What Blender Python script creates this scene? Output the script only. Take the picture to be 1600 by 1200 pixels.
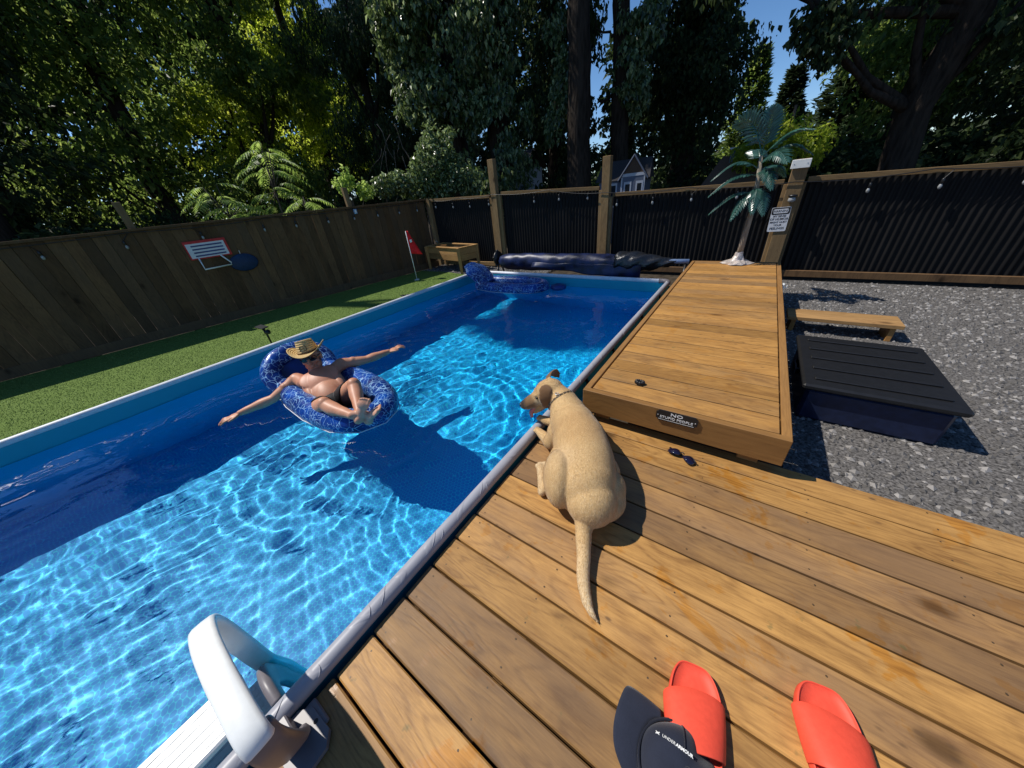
import bpy, bmesh, math, random
import numpy as np
from mathutils import Vector, Matrix
random.seed(7); rng = np.random.default_rng(7)
SC = bpy.context.scene; C = SC.collection
for _o in list(bpy.data.objects): bpy.data.objects.remove(_o, do_unlink=True)
# ---------------------------------------------------------------- camera, light, exposure
rad = math.radians
def make_camera():
    yaw, pit, rol = rad(-37.887), rad(31.072), rad(-6.403)
    fwd = Vector((math.sin(yaw)*math.cos(pit), math.cos(yaw)*math.cos(pit), -math.sin(pit)))
    r0 = Vector((math.cos(yaw), -math.sin(yaw), 0)); u0 = r0.cross(fwd)
    r = r0*math.cos(rol)+u0*math.sin(rol); u = r.cross(fwd)
    cd = bpy.data.cameras.new('camera'); cam = bpy.data.objects.new('camera', cd); C.objects.link(cam)
    M = Matrix((r, u, -fwd)).transposed().to_4x4(); M.translation = Vector((0.848, 0, 1.311))
    cam.matrix_world = M
    cd.sensor_width = 36; cd.lens = 490.1*36/1600; cd.clip_start = .02; cd.clip_end = 500
    SC.camera = cam
make_camera()
SUN = Vector((-.677, -.225, 1)).normalized()
world = bpy.data.worlds.new('World'); SC.world = world; world.use_nodes = True
_nt = world.node_tree
_sky = _nt.nodes.new('ShaderNodeTexSky'); _sky.sky_type = 'NISHITA'; _sky.sun_disc = False
_sky.sun_elevation = math.asin(SUN.z); _sky.sun_rotation = math.atan2(SUN.x, SUN.y) % (2*math.pi)
_sky.air_density = .75; _sky.dust_density = .1; _sky.ozone_density = 3.0; _sky.altitude = 200
_hs = _nt.nodes.new('ShaderNodeHueSaturation'); _hs.inputs['Saturation'].default_value = 1.16; _nt.links.new(_sky.outputs[0], _hs.inputs['Color']); _nt.links.new(_hs.outputs[0], _nt.nodes['Background'].inputs[0]); _nt.nodes['Background'].inputs[1].default_value = .126
_sl = bpy.data.lights.new('sun', 'SUN'); _sl.energy = 4.6; _sl.angle = rad(.5); _sl.color = (1, .95, .87)
sun = bpy.data.objects.new('sun', _sl); C.objects.link(sun); sun.rotation_euler = (-SUN).to_track_quat('-Z', 'Y').to_euler(); sun.location = (-20, -7, 30)
_sl.cycles.is_caustics_light = True
SC.view_settings.view_transform = 'Standard'; SC.view_settings.look = 'None'; SC.view_settings.gamma = 1
SC.view_settings.exposure = 0.1; SC.view_settings.use_curve_mapping = False
SC.cycles.use_denoising = True; SC.cycles.caustics_refractive = True; SC.cycles.caustics_reflective = False
SC.cycles.max_bounces = 8; SC.cycles.diffuse_bounces = 4; SC.cycles.transmission_bounces = 6; SC.cycles.transparent_max_bounces = 8
SC.cycles.sample_clamp_indirect = 8.0; SC.cycles.use_adaptive_sampling = False
# ---------------------------------------------------------------- mesh helpers
class MB:
    """collects verts/faces; build() links ONE mesh object"""
    def __init__(s): s.v = []; s.f = []; s.m = []
    def add(s, V, F, mi=0):
        o = len(s.v); s.v += [tuple(p) for p in V]; s.f += [tuple(i+o for i in f) for f in F]; s.m += [mi]*len(F)
    def box(s, a, b, mi=0, M=None, ch=0):
        x0, y0, z0 = a; x1, y1, z1 = b
        if ch:
            c = ch; V = []; F = []
            # chamfered along all edges: 24 verts
            def q(x, y, z): V.append((x, y, z)); return len(V)-1
            idx = {}
            for i, X in enumerate((x0, x1)):
                for j, Y in enumerate((y0, y1)):
                    for k, Z in enumerate((z0, z1)):
                        xi = X+(c if i == 0 else -c); yi = Y+(c if j == 0 else -c); zi = Z+(c if k == 0 else -c)
                        idx[i, j, k] = (q(X, yi, zi), q(xi, Y, zi), q(xi, yi, Z))
            for i in (0, 1):
                a_ = [idx[i, 0, 0][0], idx[i, 1, 0][0], idx[i, 1, 1][0], idx[i, 0, 1][0]]; F.append(a_ if i else a_[::-1])
                a_ = [idx[0, i, 0][1], idx[0, i, 1][1], idx[1, i, 1][1], idx[1, i, 0][1]]; F.append(a_ if i else a_[::-1])
                a_ = [idx[0, 0, i][2], idx[1, 0, i][2], idx[1, 1, i][2], idx[0, 1, i][2]]; F.append(a_ if i else a_[::-1])
            for j in (0, 1):
                for k in (0, 1):
                    a_ = [idx[0, j, k][1], idx[1, j, k][1], idx[1, j, k][2], idx[0, j, k][2]]; F.append(a_ if (j == 1) == (k == 1) else a_[::-1])
                    a_ = [idx[j, 0, k][2], idx[j, 1, k][2], idx[j, 1, k][0], idx[j, 0, k][0]]; F.append(a_ if (j == 1) == (k == 1) else a_[::-1])
                    a_ = [idx[j, k, 0][0], idx[j, k, 1][0], idx[j, k, 1][1], idx[j, k, 0][1]]; F.append(a_ if (j == 1) == (k == 1) else a_[::-1])
            for (i, j, k), t in idx.items(): F.append(t if (i+j+k) % 2 else t[::-1])
        else:
            V = [(x0, y0, z0), (x1, y0, z0), (x1, y1, z0), (x0, y1, z0), (x0, y0, z1), (x1, y0, z1), (x1, y1, z1), (x0, y1, z1)]
            F = [(0, 3, 2, 1), (4, 5, 6, 7), (0, 1, 5, 4), (1, 2, 6, 5), (2, 3, 7, 6), (3, 0, 4, 7)]
        if M is not None: V = [M @ Vector(p) for p in V]
        s.add(V, F, mi); return s
    def tube(s, pts, rr, n=10, mi=0, cap=True, flat=None, up=None):
        pts = [Vector(p) for p in pts]
        if not hasattr(rr, '__len__'): rr = [rr]*len(pts)
        V = []; F = []; prev = None
        for i, p in enumerate(pts):
            t = (pts[min(i+1, len(pts)-1)]-pts[max(i-1, 0)])
            t = t.normalized() if t.length > 1e-9 else Vector((0, 0, 1))
            if prev is None:
                a = Vector(up) if up is not None else (Vector((0, 0, 1)) if abs(t.z) < .9 else Vector((1, 0, 0)))
                u = (a-t*a.dot(t)).normalized()
            else:
                u = (prev-t*prev.dot(t)).normalized()
            prev = u; w = t.cross(u)
            fu, fw = (1, 1) if flat is None else flat
            for k in range(n):
                a = 2*math.pi*k/n
                V.append(p+u*(math.cos(a)*rr[i]*fu)+w*(math.sin(a)*rr[i]*fw))
        for i in range(len(pts)-1):
            for k in range(n):
                F.append((i*n+k, i*n+(k+1) % n, (i+1)*n+(k+1) % n, (i+1)*n+k))
        if cap: F.append(tuple(range(n))[::-1]); F.append(tuple((len(pts)-1)*n+k for k in range(n)))
        s.add(V, F, mi); return s
    def lathe(s, prof, n=20, mi=0, M=None):
        V = []; F = []
        for r, z in prof:
            for k in range(n):
                a = 2*math.pi*k/n; V.append(Vector((r*math.cos(a), r*math.sin(a), z)))
        for i in range(len(prof)-1):
            for k in range(n): F.append((i*n+k, i*n+(k+1) % n, (i+1)*n+(k+1) % n, (i+1)*n+k))
        F.append(tuple(range(n))[::-1]); F.append(tuple((len(prof)-1)*n+k for k in range(n)))
        if M is not None: V = [M @ p for p in V]
        s.add(V, F, mi); return s
    def ell(s, c, r, n=14, m=9, mi=0, M=None):
        V = []; F = []; c = Vector(c)
        if not hasattr(r, '__len__'): r = (r, r, r)
        for i in range(m+1):
            th = math.pi*i/m
            for k in range(n):
                ph = 2*math.pi*k/n
                p = Vector((r[0]*math.sin(th)*math.cos(ph), r[1]*math.sin(th)*math.sin(ph), r[2]*math.cos(th)))
                V.append((M @ p if M is not None else p)+c)
        for i in range(m):
            for k in range(n): F.append((i*n+k, (i+1)*n+k, (i+1)*n+(k+1) % n, i*n+(k+1) % n))
        s.add(V, F, mi); return s
    def prism(s, outline, z0, z1, mi=0, M=None):
        n = len(outline); V = [Vector((x, y, z0)) for x, y in outline]+[Vector((x, y, z1)) for x, y in outline]
        F = [tuple(range(n))[::-1], tuple(range(n, 2*n))]+[(i, (i+1) % n, n+(i+1) % n, n+i) for i in range(n)]
        if M is not None: V = [M @ p for p in V]
        s.add(V, F, mi); return s
    def mesh(s, name, mats, smooth=False):
        me = bpy.data.meshes.new(name); me.from_pydata([tuple(p) for p in s.v], [], s.f)
        for m in (mats if isinstance(mats, (list, tuple)) else [mats]): me.materials.append(m)
        if len(set(s.m)) > 1: me.polygons.foreach_set('material_index', s.m)
        me.polygons.foreach_set('use_smooth', [smooth]*len(s.f)); me.update()
        return me
    def build(s, name, mats, parent=None, smooth=False, loc=(0, 0, 0), rot=(0, 0, 0)):
        return link(name, s.mesh(name, mats, smooth), parent, loc, rot)
def link(name, me, parent=None, loc=(0, 0, 0), rot=(0, 0, 0)):
    o = bpy.data.objects.new(name, me); C.objects.link(o); o.location = loc; o.rotation_euler = rot
    if parent is not None: o.parent = parent
    return o
def tag(o, label=None, cat=None, group=None, kind=None):
    if label: o['label'] = label
    if cat: o['category'] = cat
    if group: o['group'] = group
    if kind: o['kind'] = kind
    return o
def thing(name, label, cat, loc=(0, 0, 0), rotz=0, group=None):
    o = bpy.data.objects.new(name, None); C.objects.link(o); o.location = loc; o.rotation_euler = (0, 0, rotz); o.empty_display_size = .1
    return tag(o, label, cat, group)
def copy_tree(o, parent=None):
    c = o.copy(); C.objects.link(c); c.parent = parent
    for ch in list(o.children): copy_tree(ch, c)
    return c
def np_mesh(name, V, F, mat, smooth=False):
    """V (n,3) array, F (m,k) array of equal-size faces"""
    me = bpy.data.meshes.new(name); V = np.asarray(V, np.float32); F = np.asarray(F, np.int32); k = F.shape[1]
    me.vertices.add(len(V)); me.vertices.foreach_set('co', V.ravel())
    me.loops.add(F.size); me.loops.foreach_set('vertex_index', F.ravel())
    me.polygons.add(len(F)); me.polygons.foreach_set('loop_start', np.arange(0, F.size, k, dtype=np.int32))
    me.polygons.foreach_set('use_smooth', np.full(len(F), smooth)); me.materials.append(mat)
    me.update(calc_edges=True); me.validate(); return me
# ---------------------------------------------------------------- material helpers
class NT:
    def __init__(s, name):
        s.m = bpy.data.materials.new(name); s.m.use_nodes = True; s.t = s.m.node_tree
        s.b = s.t.nodes['Principled BSDF']; s.out = s.t.nodes['Material Output']
    def n(s, typ, **kw):
        nd = s.t.nodes.new('ShaderNode'+typ)
        for k, v in kw.items():
            if k.startswith('i_'): nd.inputs[k[2:].replace('_', ' ')].default_value = v
            else: setattr(nd, k, v)
        return nd
    def l(s, a, b): s.t.links.new(a, b)
    def val(s, x):
        return x
    def math(s, op, a, b=None, c=None):
        nd = s.n('Math', operation=op)
        for i, x in enumerate((a, b, c)):
            if x is None: continue
            if isinstance(x, (int, float)): nd.inputs[i].default_value = x
            else: s.l(x, nd.inputs[i])
        return nd.outputs[0]
    def vmath(s, op, a, b=None):
        nd = s.n('VectorMath', operation=op)
        for i, x in enumerate((a, b)):
            if x is None: continue
            if isinstance(x, (tuple, list)): nd.inputs[i].default_value = x
            else: s.l(x, nd.inputs[i])
        return nd.outputs['Value' if op in ('LENGTH', 'DOT_PRODUCT', 'DISTANCE') else 'Vector']
    def coord(s, kind='Object'): return s.n('TexCoord').outputs[kind]
    def pos(s): return s.n('NewGeometry').outputs['Position']
    def mapping(s, vec, scale=(1, 1, 1), loc=(0, 0, 0), rot=(0, 0, 0)):
        nd = s.n('Mapping'); s.l(vec, nd.inputs[0]); nd.inputs['Scale'].default_value = scale; nd.inputs['Location'].default_value = loc; nd.inputs['Rotation'].default_value = rot
        return nd.outputs[0]
    def noise(s, vec, scale=5, detail=4, rough=.55, dist=0, out='Fac'):
        nd = s.n('TexNoise'); s.l(vec, nd.inputs['Vector']) if vec is not None else None
        nd.inputs['Scale'].default_value = scale; nd.inputs['Detail'].default_value = detail; nd.inputs['Roughness'].default_value = rough; nd.inputs['Distortion'].default_value = dist
        return nd.outputs[out]
    def voro(s, vec, scale=5, feature='F1', rand=1, out='Distance'):
        nd = s.n('TexVoronoi', feature=feature); s.l(vec, nd.inputs['Vector']); nd.inputs['Scale'].default_value = scale; nd.inputs['Randomness'].default_value = rand
        return nd.outputs[out]
    def ramp(s, fac, stops, interp='LINEAR'):
        nd = s.n('ValToRGB'); s.l(fac, nd.inputs[0]); cr = nd.color_ramp; cr.interpolation = interp
        while len(cr.elements) < len(stops): cr.elements.new(.5)
        for e, (p, c) in zip(cr.elements, stops): e.position = p; e.color = (*c, 1) if len(c) == 3 else c
        return nd.outputs[0]
    def mix(s, fac, a, b, mode='MIX'):
        nd = s.n('Mix', data_type='RGBA', blend_type=mode)
        for x, i in ((fac, 0), (a, 6), (b, 7)):
            if isinstance(x, (int, float)): nd.inputs[i].default_value = x
            elif isinstance(x, (tuple, list)): nd.inputs[i].default_value = (*x, 1) if len(x) == 3 else x
            else: s.l(x, nd.inputs[i])
        return nd.outputs[2]
    def smooth(s, x, a, b):
        nd = s.n('MapRange', interpolation_type='SMOOTHSTEP'); s.l(x, nd.inputs[0]); nd.inputs[1].default_value = a; nd.inputs[2].default_value = b
        return nd.outputs[0]
    def bump(s, h, strength=.3, dist=.01):
        nd = s.n('Bump'); s.l(h, nd.inputs['Height']); nd.inputs['Strength'].default_value = strength; nd.inputs['Distance'].default_value = dist
        s.l(nd.outputs[0], s.b.inputs['Normal'])
    def col(s, c):
        if isinstance(c, (tuple, list)): s.b.inputs['Base Color'].default_value = (*c, 1)
        else: s.l(c, s.b.inputs['Base Color'])
    def set(s, rough=.5, spec=.5, metal=0, **kw):
        if isinstance(rough, (int, float)): s.b.inputs['Roughness'].default_value = rough
        else: s.l(rough, s.b.inputs['Roughness'])
        s.b.inputs['Specular IOR Level'].default_value = spec; s.b.inputs['Metallic'].default_value = metal
        for k, v in kw.items(): s.b.inputs[k.replace('_', ' ')].default_value = v
def plain(name, c, rough=.5, spec=.5, metal=0, var=.12, scale=30, bump=0):
    t = NT(name); k = t.noise(t.coord(), scale, 5)
    d = tuple(max(0, x*(1-var*1.6)) for x in c); e = tuple(min(1, x*(1+var)) for x in c)
    t.col(t.ramp(k, [(.3, d), (.7, e)])); t.set(rough, spec, metal)
    if bump: t.bump(k, bump, .004)
    return t.m
def wood(name, light, dark, grey, along=0, stain=0, rough=.5, greyamt=.5, spec=.35):
    """long-grain timber; grain runs along local axis `along`; every piece differs by its own random number"""
    t = NT(name); oi = t.n('ObjectInfo').outputs['Random']
    off = t.n('CombineXYZ'); t.l(t.math('MULTIPLY', oi, 37.3), off.inputs[0]); t.l(t.math('MULTIPLY', oi, 91.7), off.inputs[1]); t.l(t.math('MULTIPLY', oi, 53.1), off.inputs[2])
    p = t.vmath('ADD', t.coord(), off.outputs[0])
    sc = [1, 1, 1]; sc[along] = .09; g = t.mapping(p, tuple(sc))
    kv = [1, 1, 1]; kv[along] = .55
    kn = t.voro(t.mapping(p, tuple(kv)), 3.1)                     # knots
    knot = t.smooth(kn, .12, .03)
    halo = t.smooth(kn, .42, .05)
    cath = t.noise(t.mapping(p, tuple(.16 if q == along else 1 for q in range(3))), 7.5, 2, .45, .5)
    rings = t.math('ADD', .5, t.math('MULTIPLY', t.math('SINE', t.math('MULTIPLY', t.math('ADD', cath, t.math('MULTIPLY', halo, .12)), 85)), .5))
    fine = t.noise(g, 210, 3, .65)
    med = t.noise(g, 34, 5, .65, .6)
    blot = t.noise(t.mapping(p, tuple(.4 if q == along else 1 for q in range(3)), (3, 1, 7)), 7, 4, .6)
    grain = t.math('ADD', t.math('ADD', t.math('MULTIPLY', t.math('POWER', rings, 3.0), -.12), -.07), t.math('ADD', t.math('MULTIPLY', med, .42), t.math('ADD', t.math('MULTIPLY', fine, .40), t.math('MULTIPLY', blot, .44))))
    grain = t.math('ADD', grain, t.math('MULTIPLY', halo, -.10))
    c = t.ramp(grain, [(.30, dark), (.48, tuple((a+b)/2 for a, b in zip(light, dark))), (.66, light)])
    big = t.noise(t.mapping(p, tuple(.35 if i == along else 1 for i in range(3))), 4.5, 4, .6)
    gsel = t.math('MULTIPLY', t.smooth(t.math('ADD', t.math('MULTIPLY', oi, .55), t.math('MULTIPLY', big, .75)), .5, .95), greyamt)
    c = t.mix(gsel, c, t.mix(grain, tuple(x*.6 for x in grey), grey))
    c = t.mix(t.math('MULTIPLY', knot, .8), c, tuple(x*.28 for x in dark))
    hv = t.n('HueSaturation'); t.l(c, hv.inputs['Color']); t.l(t.math('ADD', .70, t.math('MULTIPLY', t.math('FRACT', t.math('MULTIPLY', oi, 17.7)), .48)), hv.inputs['Value'])
    c = hv.outputs[0]
    rr = t.math('ADD', rough, t.math('MULTIPLY', med, .2))
    if stain:
        w = t.pos()
        s1 = t.smooth(t.noise(w, 3.2, 6, .62, .6), .585, .635)
        sx = t.smooth(t.noise(t.mapping(w, (1, 1, 1), (7, 3, 0)), 9, 4, .6), .60, .66)
        wet = t.math('MULTIPLY', t.math('MAXIMUM', s1, t.math('MULTIPLY', sx, .6)), stain)
        c = t.mix(wet, c, t.mix(1.0, c, (1.0, .80, .38), 'MULTIPLY'))
        sp = t.smooth(t.voro(t.mapping(p, tuple(.5 if q == along else 1 for q in range(3)), (9, 2, 4)), 19), .16, .05)
        c = t.mix(t.math('MULTIPLY', sp, t.math('MULTIPLY', t.smooth(big, .45, .6), .75)), c, (.09, .05, .025))
        dirt = t.smooth(t.noise(t.mapping(w, (1, 1, 1), (4, 4, 2)), 5.5, 6, .7), .50, .78)
        c = t.mix(t.math('MULTIPLY', dirt, .45), c, t.mix(1.0, c, (.52, .50, .50), 'MULTIPLY'))
        gs = t.math('MULTIPLY', t.smooth(t.noise(t.mapping(w, (1, 1, 1), (2, 9, 0)), 14, 3, .6), .67, .76), .5)
        c = t.mix(gs, c, (.07, .09, .035))
        rr = t.math('SUBTRACT', rr, t.math('MULTIPLY', wet, .25))
    t.col(c); t.set(rr, spec)
    t.bump(t.math('SUBTRACT', grain, t.math('MULTIPLY', knot, .4)), .35, .003)
    return t.m
# ================================================================= materials
M = {}
M['deck'] = wood('deck_cedar', (.49, .262, .077), (.225, .108, .031), (.22, .132, .074), 0, .8, .45, .75)
M['plat'] = wood('platform_cedar', (.46, .236, .063), (.225, .105, .029), (.24, .145, .07), 0, .35, .5, .7)
M['fascia'] = wood('fascia_cedar', (.36, .18, .052), (.25, .12, .035), (.3, .17, .08), 0, 0, .5, .2)
M['fence'] = wood('fence_stain', (.160, .092, .044), (.080, .046, .024), (.12, .082, .052), 2, 0, .75, .6, .15)
M['fencepost'] = wood('treated_pine_post', (.28, .18, .082), (.15, .09, .04), (.21, .155, .09), 2, 0, .7, .4, .2)
M['rail'] = wood('treated_pine_rail', (.28, .18, .082), (.15, .09, .04), (.21, .155, .09), 0, 0, .7, .4, .2)
M['plank'] = wood('planter_wood', (.46, .26, .09), (.29, .15, .05), (.3, .19, .1), 0, 0, .55, .3)
M['plankz'] = wood('planter_leg_wood', (.43, .23, .075), (.27, .13, .04), (.3, .18, .09), 2, 0, .55, .3)
M['black'] = plain('black_plastic', (.012, .012, .013), .4, .5)
M['white'] = plain('white_plastic', (.80, .81, .78), .3, .5, var=.04)
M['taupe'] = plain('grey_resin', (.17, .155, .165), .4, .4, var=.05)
M['screw'] = plain('screw_head', (.10, .065, .035), .5, .4, .3)
M['glass_bulb'] = plain('bulb_glass', (.30, .31, .31), .08, .6, var=.03)
M['steel'] = plain('galvanised', (.5, .51, .52), .35, .5, .7)

def mat_corr():
    t = NT('black_corrugated_sheet'); k = t.noise(t.mapping(t.coord(), (1, 1, .3)), 6, 5, .6)
    t.col(t.ramp(k, [(.3, (.0045, .0045, .005)), (.75, (.013, .012, .012))])); t.set(t.math('ADD', .5, t.math('MULTIPLY', k, .25)), .18); return t.m
M['corr'] = mat_corr()

def mat_liner(kind):
    t = NT('pool_liner_'+kind); p = t.pos()
    warp = t.noise(p, 3, 2, out='Color')
    p2 = t.vmath('ADD', p, t.vmath('MULTIPLY', t.vmath('SUBTRACT', warp, (.5, .5, .5)), (.03, .03, .03)))
    sx = t.n('SeparateXYZ'); t.l(p2, sx.inputs[0])
    if kind == 'floor': a, b = sx.outputs[0], sx.outputs[1]
    elif kind == 'long': a, b = sx.outputs[1], sx.outputs[2]
    else: a, b = sx.outputs[0], sx.outputs[2]
    S = .031; H3 = 3**.5
    def lat(ox, oy):
        u = t.math('SUBTRACT', t.math('FLOORED_MODULO', t.math('ADD', t.math('DIVIDE', a, S), ox), 1.0), .5)
        v = t.math('SUBTRACT', t.math('FLOORED_MODULO', t.math('ADD', t.math('DIVIDE', b, S), oy), H3), H3/2)
        return t.math('SQRT', t.math('ADD', t.math('MULTIPLY', u, u), t.math('MULTIPLY', v, v)))
    d = t.math('MINIMUM', lat(0, 0), lat(.5, H3/2))
    cell = t.smooth(d, .505, .42)
    if kind == 'floor':
        light, dark = (.010, .70, .94), (.001, .30, .78)
        var = t.noise(p, 38, 2); dk = t.mix(t.smooth(var, .35, .7), dark, (.001, .375, .84))
        fac = t.math('MULTIPLY', cell, .92)
    else:
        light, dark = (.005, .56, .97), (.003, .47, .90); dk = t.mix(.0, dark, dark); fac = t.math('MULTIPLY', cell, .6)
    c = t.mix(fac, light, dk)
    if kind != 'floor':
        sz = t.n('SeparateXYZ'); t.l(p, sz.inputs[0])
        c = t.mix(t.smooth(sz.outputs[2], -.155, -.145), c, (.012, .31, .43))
    t.col(c); t.set(.45, .3); return t.m
M['floor'] = mat_liner('floor'); M['wall_long'] = mat_liner('long'); M['wall_short'] = mat_liner('short')

def mat_sleeve():
    t = NT('grey_vinyl_sleeve'); p = t.coord()
    w = t.n('TexWave', wave_type='BANDS', bands_direction='Y'); t.l(t.mapping(p, (3, 1, 3)), w.inputs['Vector']); w.inputs['Scale'].default_value = 1.6; w.inputs['Distortion'].default_value = 9; w.inputs['Detail'].default_value = 3
    k = t.noise(t.mapping(p, (2, .5, 2)), 9, 4)
    h = t.math('ADD', t.smooth(w.outputs['Fac'], .86, 1.0), t.math('MULTIPLY', k, .6))
    t.col(t.ramp(k, [(.3, (.29, .292, .325)), (.7, (.36, .363, .40))])); t.set(.42, .4); t.bump(h, .22, .006); return t.m
M['sleeve'] = mat_sleeve()
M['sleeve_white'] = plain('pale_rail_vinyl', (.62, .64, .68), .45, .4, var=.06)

def mat_water():
    t = NT('pool_water'); t.t.nodes.remove(t.b)
    r = t.n('BsdfRefraction'); r.inputs['IOR'].default_value = 1.333; r.inputs['Roughness'].default_value = 0; r.inputs['Color'].default_value = (.97, 1, 1, 1)
    g = t.n('BsdfGlossy'); g.inputs['Roughness'].default_value = .0
    f = t.n('Fresnel'); f.inputs['IOR'].default_value = 1.333
    mx = t.n('MixShader'); t.l(f.outputs[0], mx.inputs[0]); t.l(r.outputs[0], mx.inputs[1]); t.l(g.outputs[0], mx.inputs[2]); t.l(mx.outputs[0], t.out.inputs['Surface'])
    return t.m
M['water'] = mat_water()

def mat_turf():
    t = NT('artificial_turf'); p = t.pos()
    k = t.noise(p, 140, 3, .7); b = t.noise(p, 1.7, 3)
    c = t.ramp(k, [(.3, (.095, .155, .03)), (.7, (.155, .235, .055))])
    c = t.mix(t.math('MULTIPLY', b, .35), c, (.14, .185, .055)); t.col(c); t.set(.85, .1); t.bump(k, .8, .01); return t.m
M['turf'] = mat_turf()
def mat_blade():
    t = NT('turf_blade'); r = t.n('NewGeometry').outputs['Random Per Island']
    t.col(t.ramp(r, [(0, (.11, .18, .034)), (.6, (.16, .245, .055)), (1, (.21, .28, .08))])); t.set(.6, .2); return t.m
M['blade'] = mat_blade()
def mat_gravel():
    t = NT('gravel_stone'); r = t.n('NewGeometry').outputs['Random Per Island']
    t.col(t.ramp(r, [(0, (.07, .066, .062)), (.6, (.14, .132, .125)), (1, (.30, .285, .27))])); t.set(.75, .3); return t.m
M['stone'] = mat_gravel()
M['soil'] = plain('bare_soil', (.06, .048, .035), .9, .1, var=.4, scale=9, bump=.5)

# ================================================================= ground + pool
PX0, PX1, PY0, PY1 = -3.6, 0.0, -2.32, 5.0
ZW, ZF, ZG = -.12, -1.2, -.2
def sheet(name, rects, z, mat, label=None):
    b = MB()
    for x0, x1, y0, y1 in rects: b.add([(x0, y0, z), (x1, y0, z), (x1, y1, z), (x0, y1, z)], [(0, 1, 2, 3)])
    return tag(b.build(name, mat), kind='structure')
B_ = 160
sheet('ground', [(-B_, PX0-.02, -B_, B_), (PX1+.02, B_, -B_, B_), (PX0-.02, PX1+.02, PY1+.02, B_), (PX0-.02, PX1+.02, -B_, PY0-.02)], -.23, M['soil'])
FA = Vector((-6.816, 1.471, 0)); FB = Vector((-6.178, 6.333, 0)); FD = (FB-FA).normalized(); FN = Vector((FD.y, -FD.x, 0))
def fl(y, off=0): # point on the left fence line at world y
    s = (y-FA.y)/FD.y; return FA+FD*s+FN*off
# turf sheet (skewed to the fence)
b = MB(); q = [fl(-7, .05), Vector((PX0-.035, -7, 0)), Vector((PX0-.035, 5.45, 0)), Vector((-4.7, 5.62, 0)), fl(5.9, .05)]
b.add([(p.x, p.y, ZG) for p in q], [tuple(range(5))]); tag(b.build('turf', M['turf']), kind='structure')
# blades
N = 150000; P = np.empty((N, 3)); yy = rng.uniform(-4.5, 5.6, N); xl = np.array([fl(float(y), .08).x for y in (-4.5, 5.6)]); xl = xl[0]+(yy+4.5)/10.1*(xl[1]-xl[0])
P[:, 1] = yy; P[:, 0] = xl+(PX0-.06-xl)*rng.uniform(0, 1, N); P[:, 2] = ZG
keep = P[:, 1] < 5.45+.16*np.clip((-3.7-P[:, 0])/1.0, 0, 1.6); P = P[keep]; N = len(P)
a = rng.uniform(0, 2*np.pi, N); h = rng.uniform(.005, .013, N); w = .003
dx = np.stack([np.cos(a)*w, np.sin(a)*w, 0*a], 1); tip = np.stack([rng.normal(0, .006, N), rng.normal(0, .006, N), h], 1)
V = np.concatenate([P-dx, P+dx, P+tip]); F = np.stack([np.arange(N), np.arange(N)+N, np.arange(N)+2*N], 1)
o = link('turf_pile', np_mesh('turf_pile', V, F, M['blade'])); tag(o, 'short green pile of the putting turf between fence and pool', 'artificial grass', kind='stuff')
# gravel
def stones(name, n, region, label):
    Vs = []; Fs = []; base = np.array([(1, 0, 0), (-1, 0, 0), (0, 1, 0), (0, -1, 0), (0, 0, 1), (0, 0, -1)], float)
    bf = np.array([(0, 2, 4), (2, 1, 4), (1, 3, 4), (3, 0, 4), (2, 0, 5), (1, 2, 5), (3, 1, 5), (0, 3, 5)])
    for i in range(n):
        x, y, z = region()
        s = rng.uniform(.011, .026)*np.array([1, rng.uniform(.6, 1), rng.uniform(.45, .8)]); an = rng.uniform(0, 6.28); c, s_ = math.cos(an), math.sin(an)
        q = base*s*rng.uniform(.8, 1.2, (6, 1)); q = np.stack([q[:, 0]*c-q[:, 1]*s_, q[:, 0]*s_+q[:, 1]*c, q[:, 2]], 1)+(x, y, z)
        Vs.append(q); Fs.append(bf+6*i)
    o = link(name, np_mesh(name, np.concatenate(Vs), np.concatenate(Fs), M['stone'])); return tag(o, label, 'gravel', kind='stuff')
def greg():
    while True:
        y = rng.uniform(5.42, 6.42); x = rng.uniform(-6.3, -2.6)
        if x < fl(y, .06).x: continue
        if y < 5.45+.16*min(1.6, max(0, (-3.7-x)/1.0)): continue
        return x, y, ZG-.012+rng.uniform(0, .018)
stones('gravel_bed', 5200, greg, 'grey pebble gravel around the planter and behind the pool')

sheet('gravel_base', [(1.3, 5.2, -3.0, 6.44)], -.2285, plain('packed_gravel', (.13, .122, .115), .9, .2, var=.6, scale=70, bump=.8))
def greg2(): return rng.uniform(1.32, 5.0), rng.uniform(1.72, 6.42), -.236+rng.uniform(0, .012)
stones('gravel_yard', 15000, greg2, 'grey gravel in the yard right of the raised platform')
pool = thing('swimming_pool', 'rectangular blue above ground pool with grey tube rim beside the deck', 'swimming pool', (-1.8, 1.34, 0))
def pl(x, y, z): return (x+1.8, y-1.34, z)
def wallpart(name, a, b_, mat):
    b = MB(); b.box(pl(*a), pl(*b_)); return b.build(name, mat, pool)
T = .035
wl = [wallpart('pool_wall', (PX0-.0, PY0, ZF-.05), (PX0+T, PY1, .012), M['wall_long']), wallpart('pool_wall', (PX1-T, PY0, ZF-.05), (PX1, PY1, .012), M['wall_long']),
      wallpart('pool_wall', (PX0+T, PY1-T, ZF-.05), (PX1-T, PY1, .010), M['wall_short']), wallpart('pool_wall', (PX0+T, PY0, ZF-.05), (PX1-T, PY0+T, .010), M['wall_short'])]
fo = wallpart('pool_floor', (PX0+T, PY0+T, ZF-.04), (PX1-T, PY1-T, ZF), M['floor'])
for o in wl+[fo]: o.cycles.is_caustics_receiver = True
RR = .031
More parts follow.
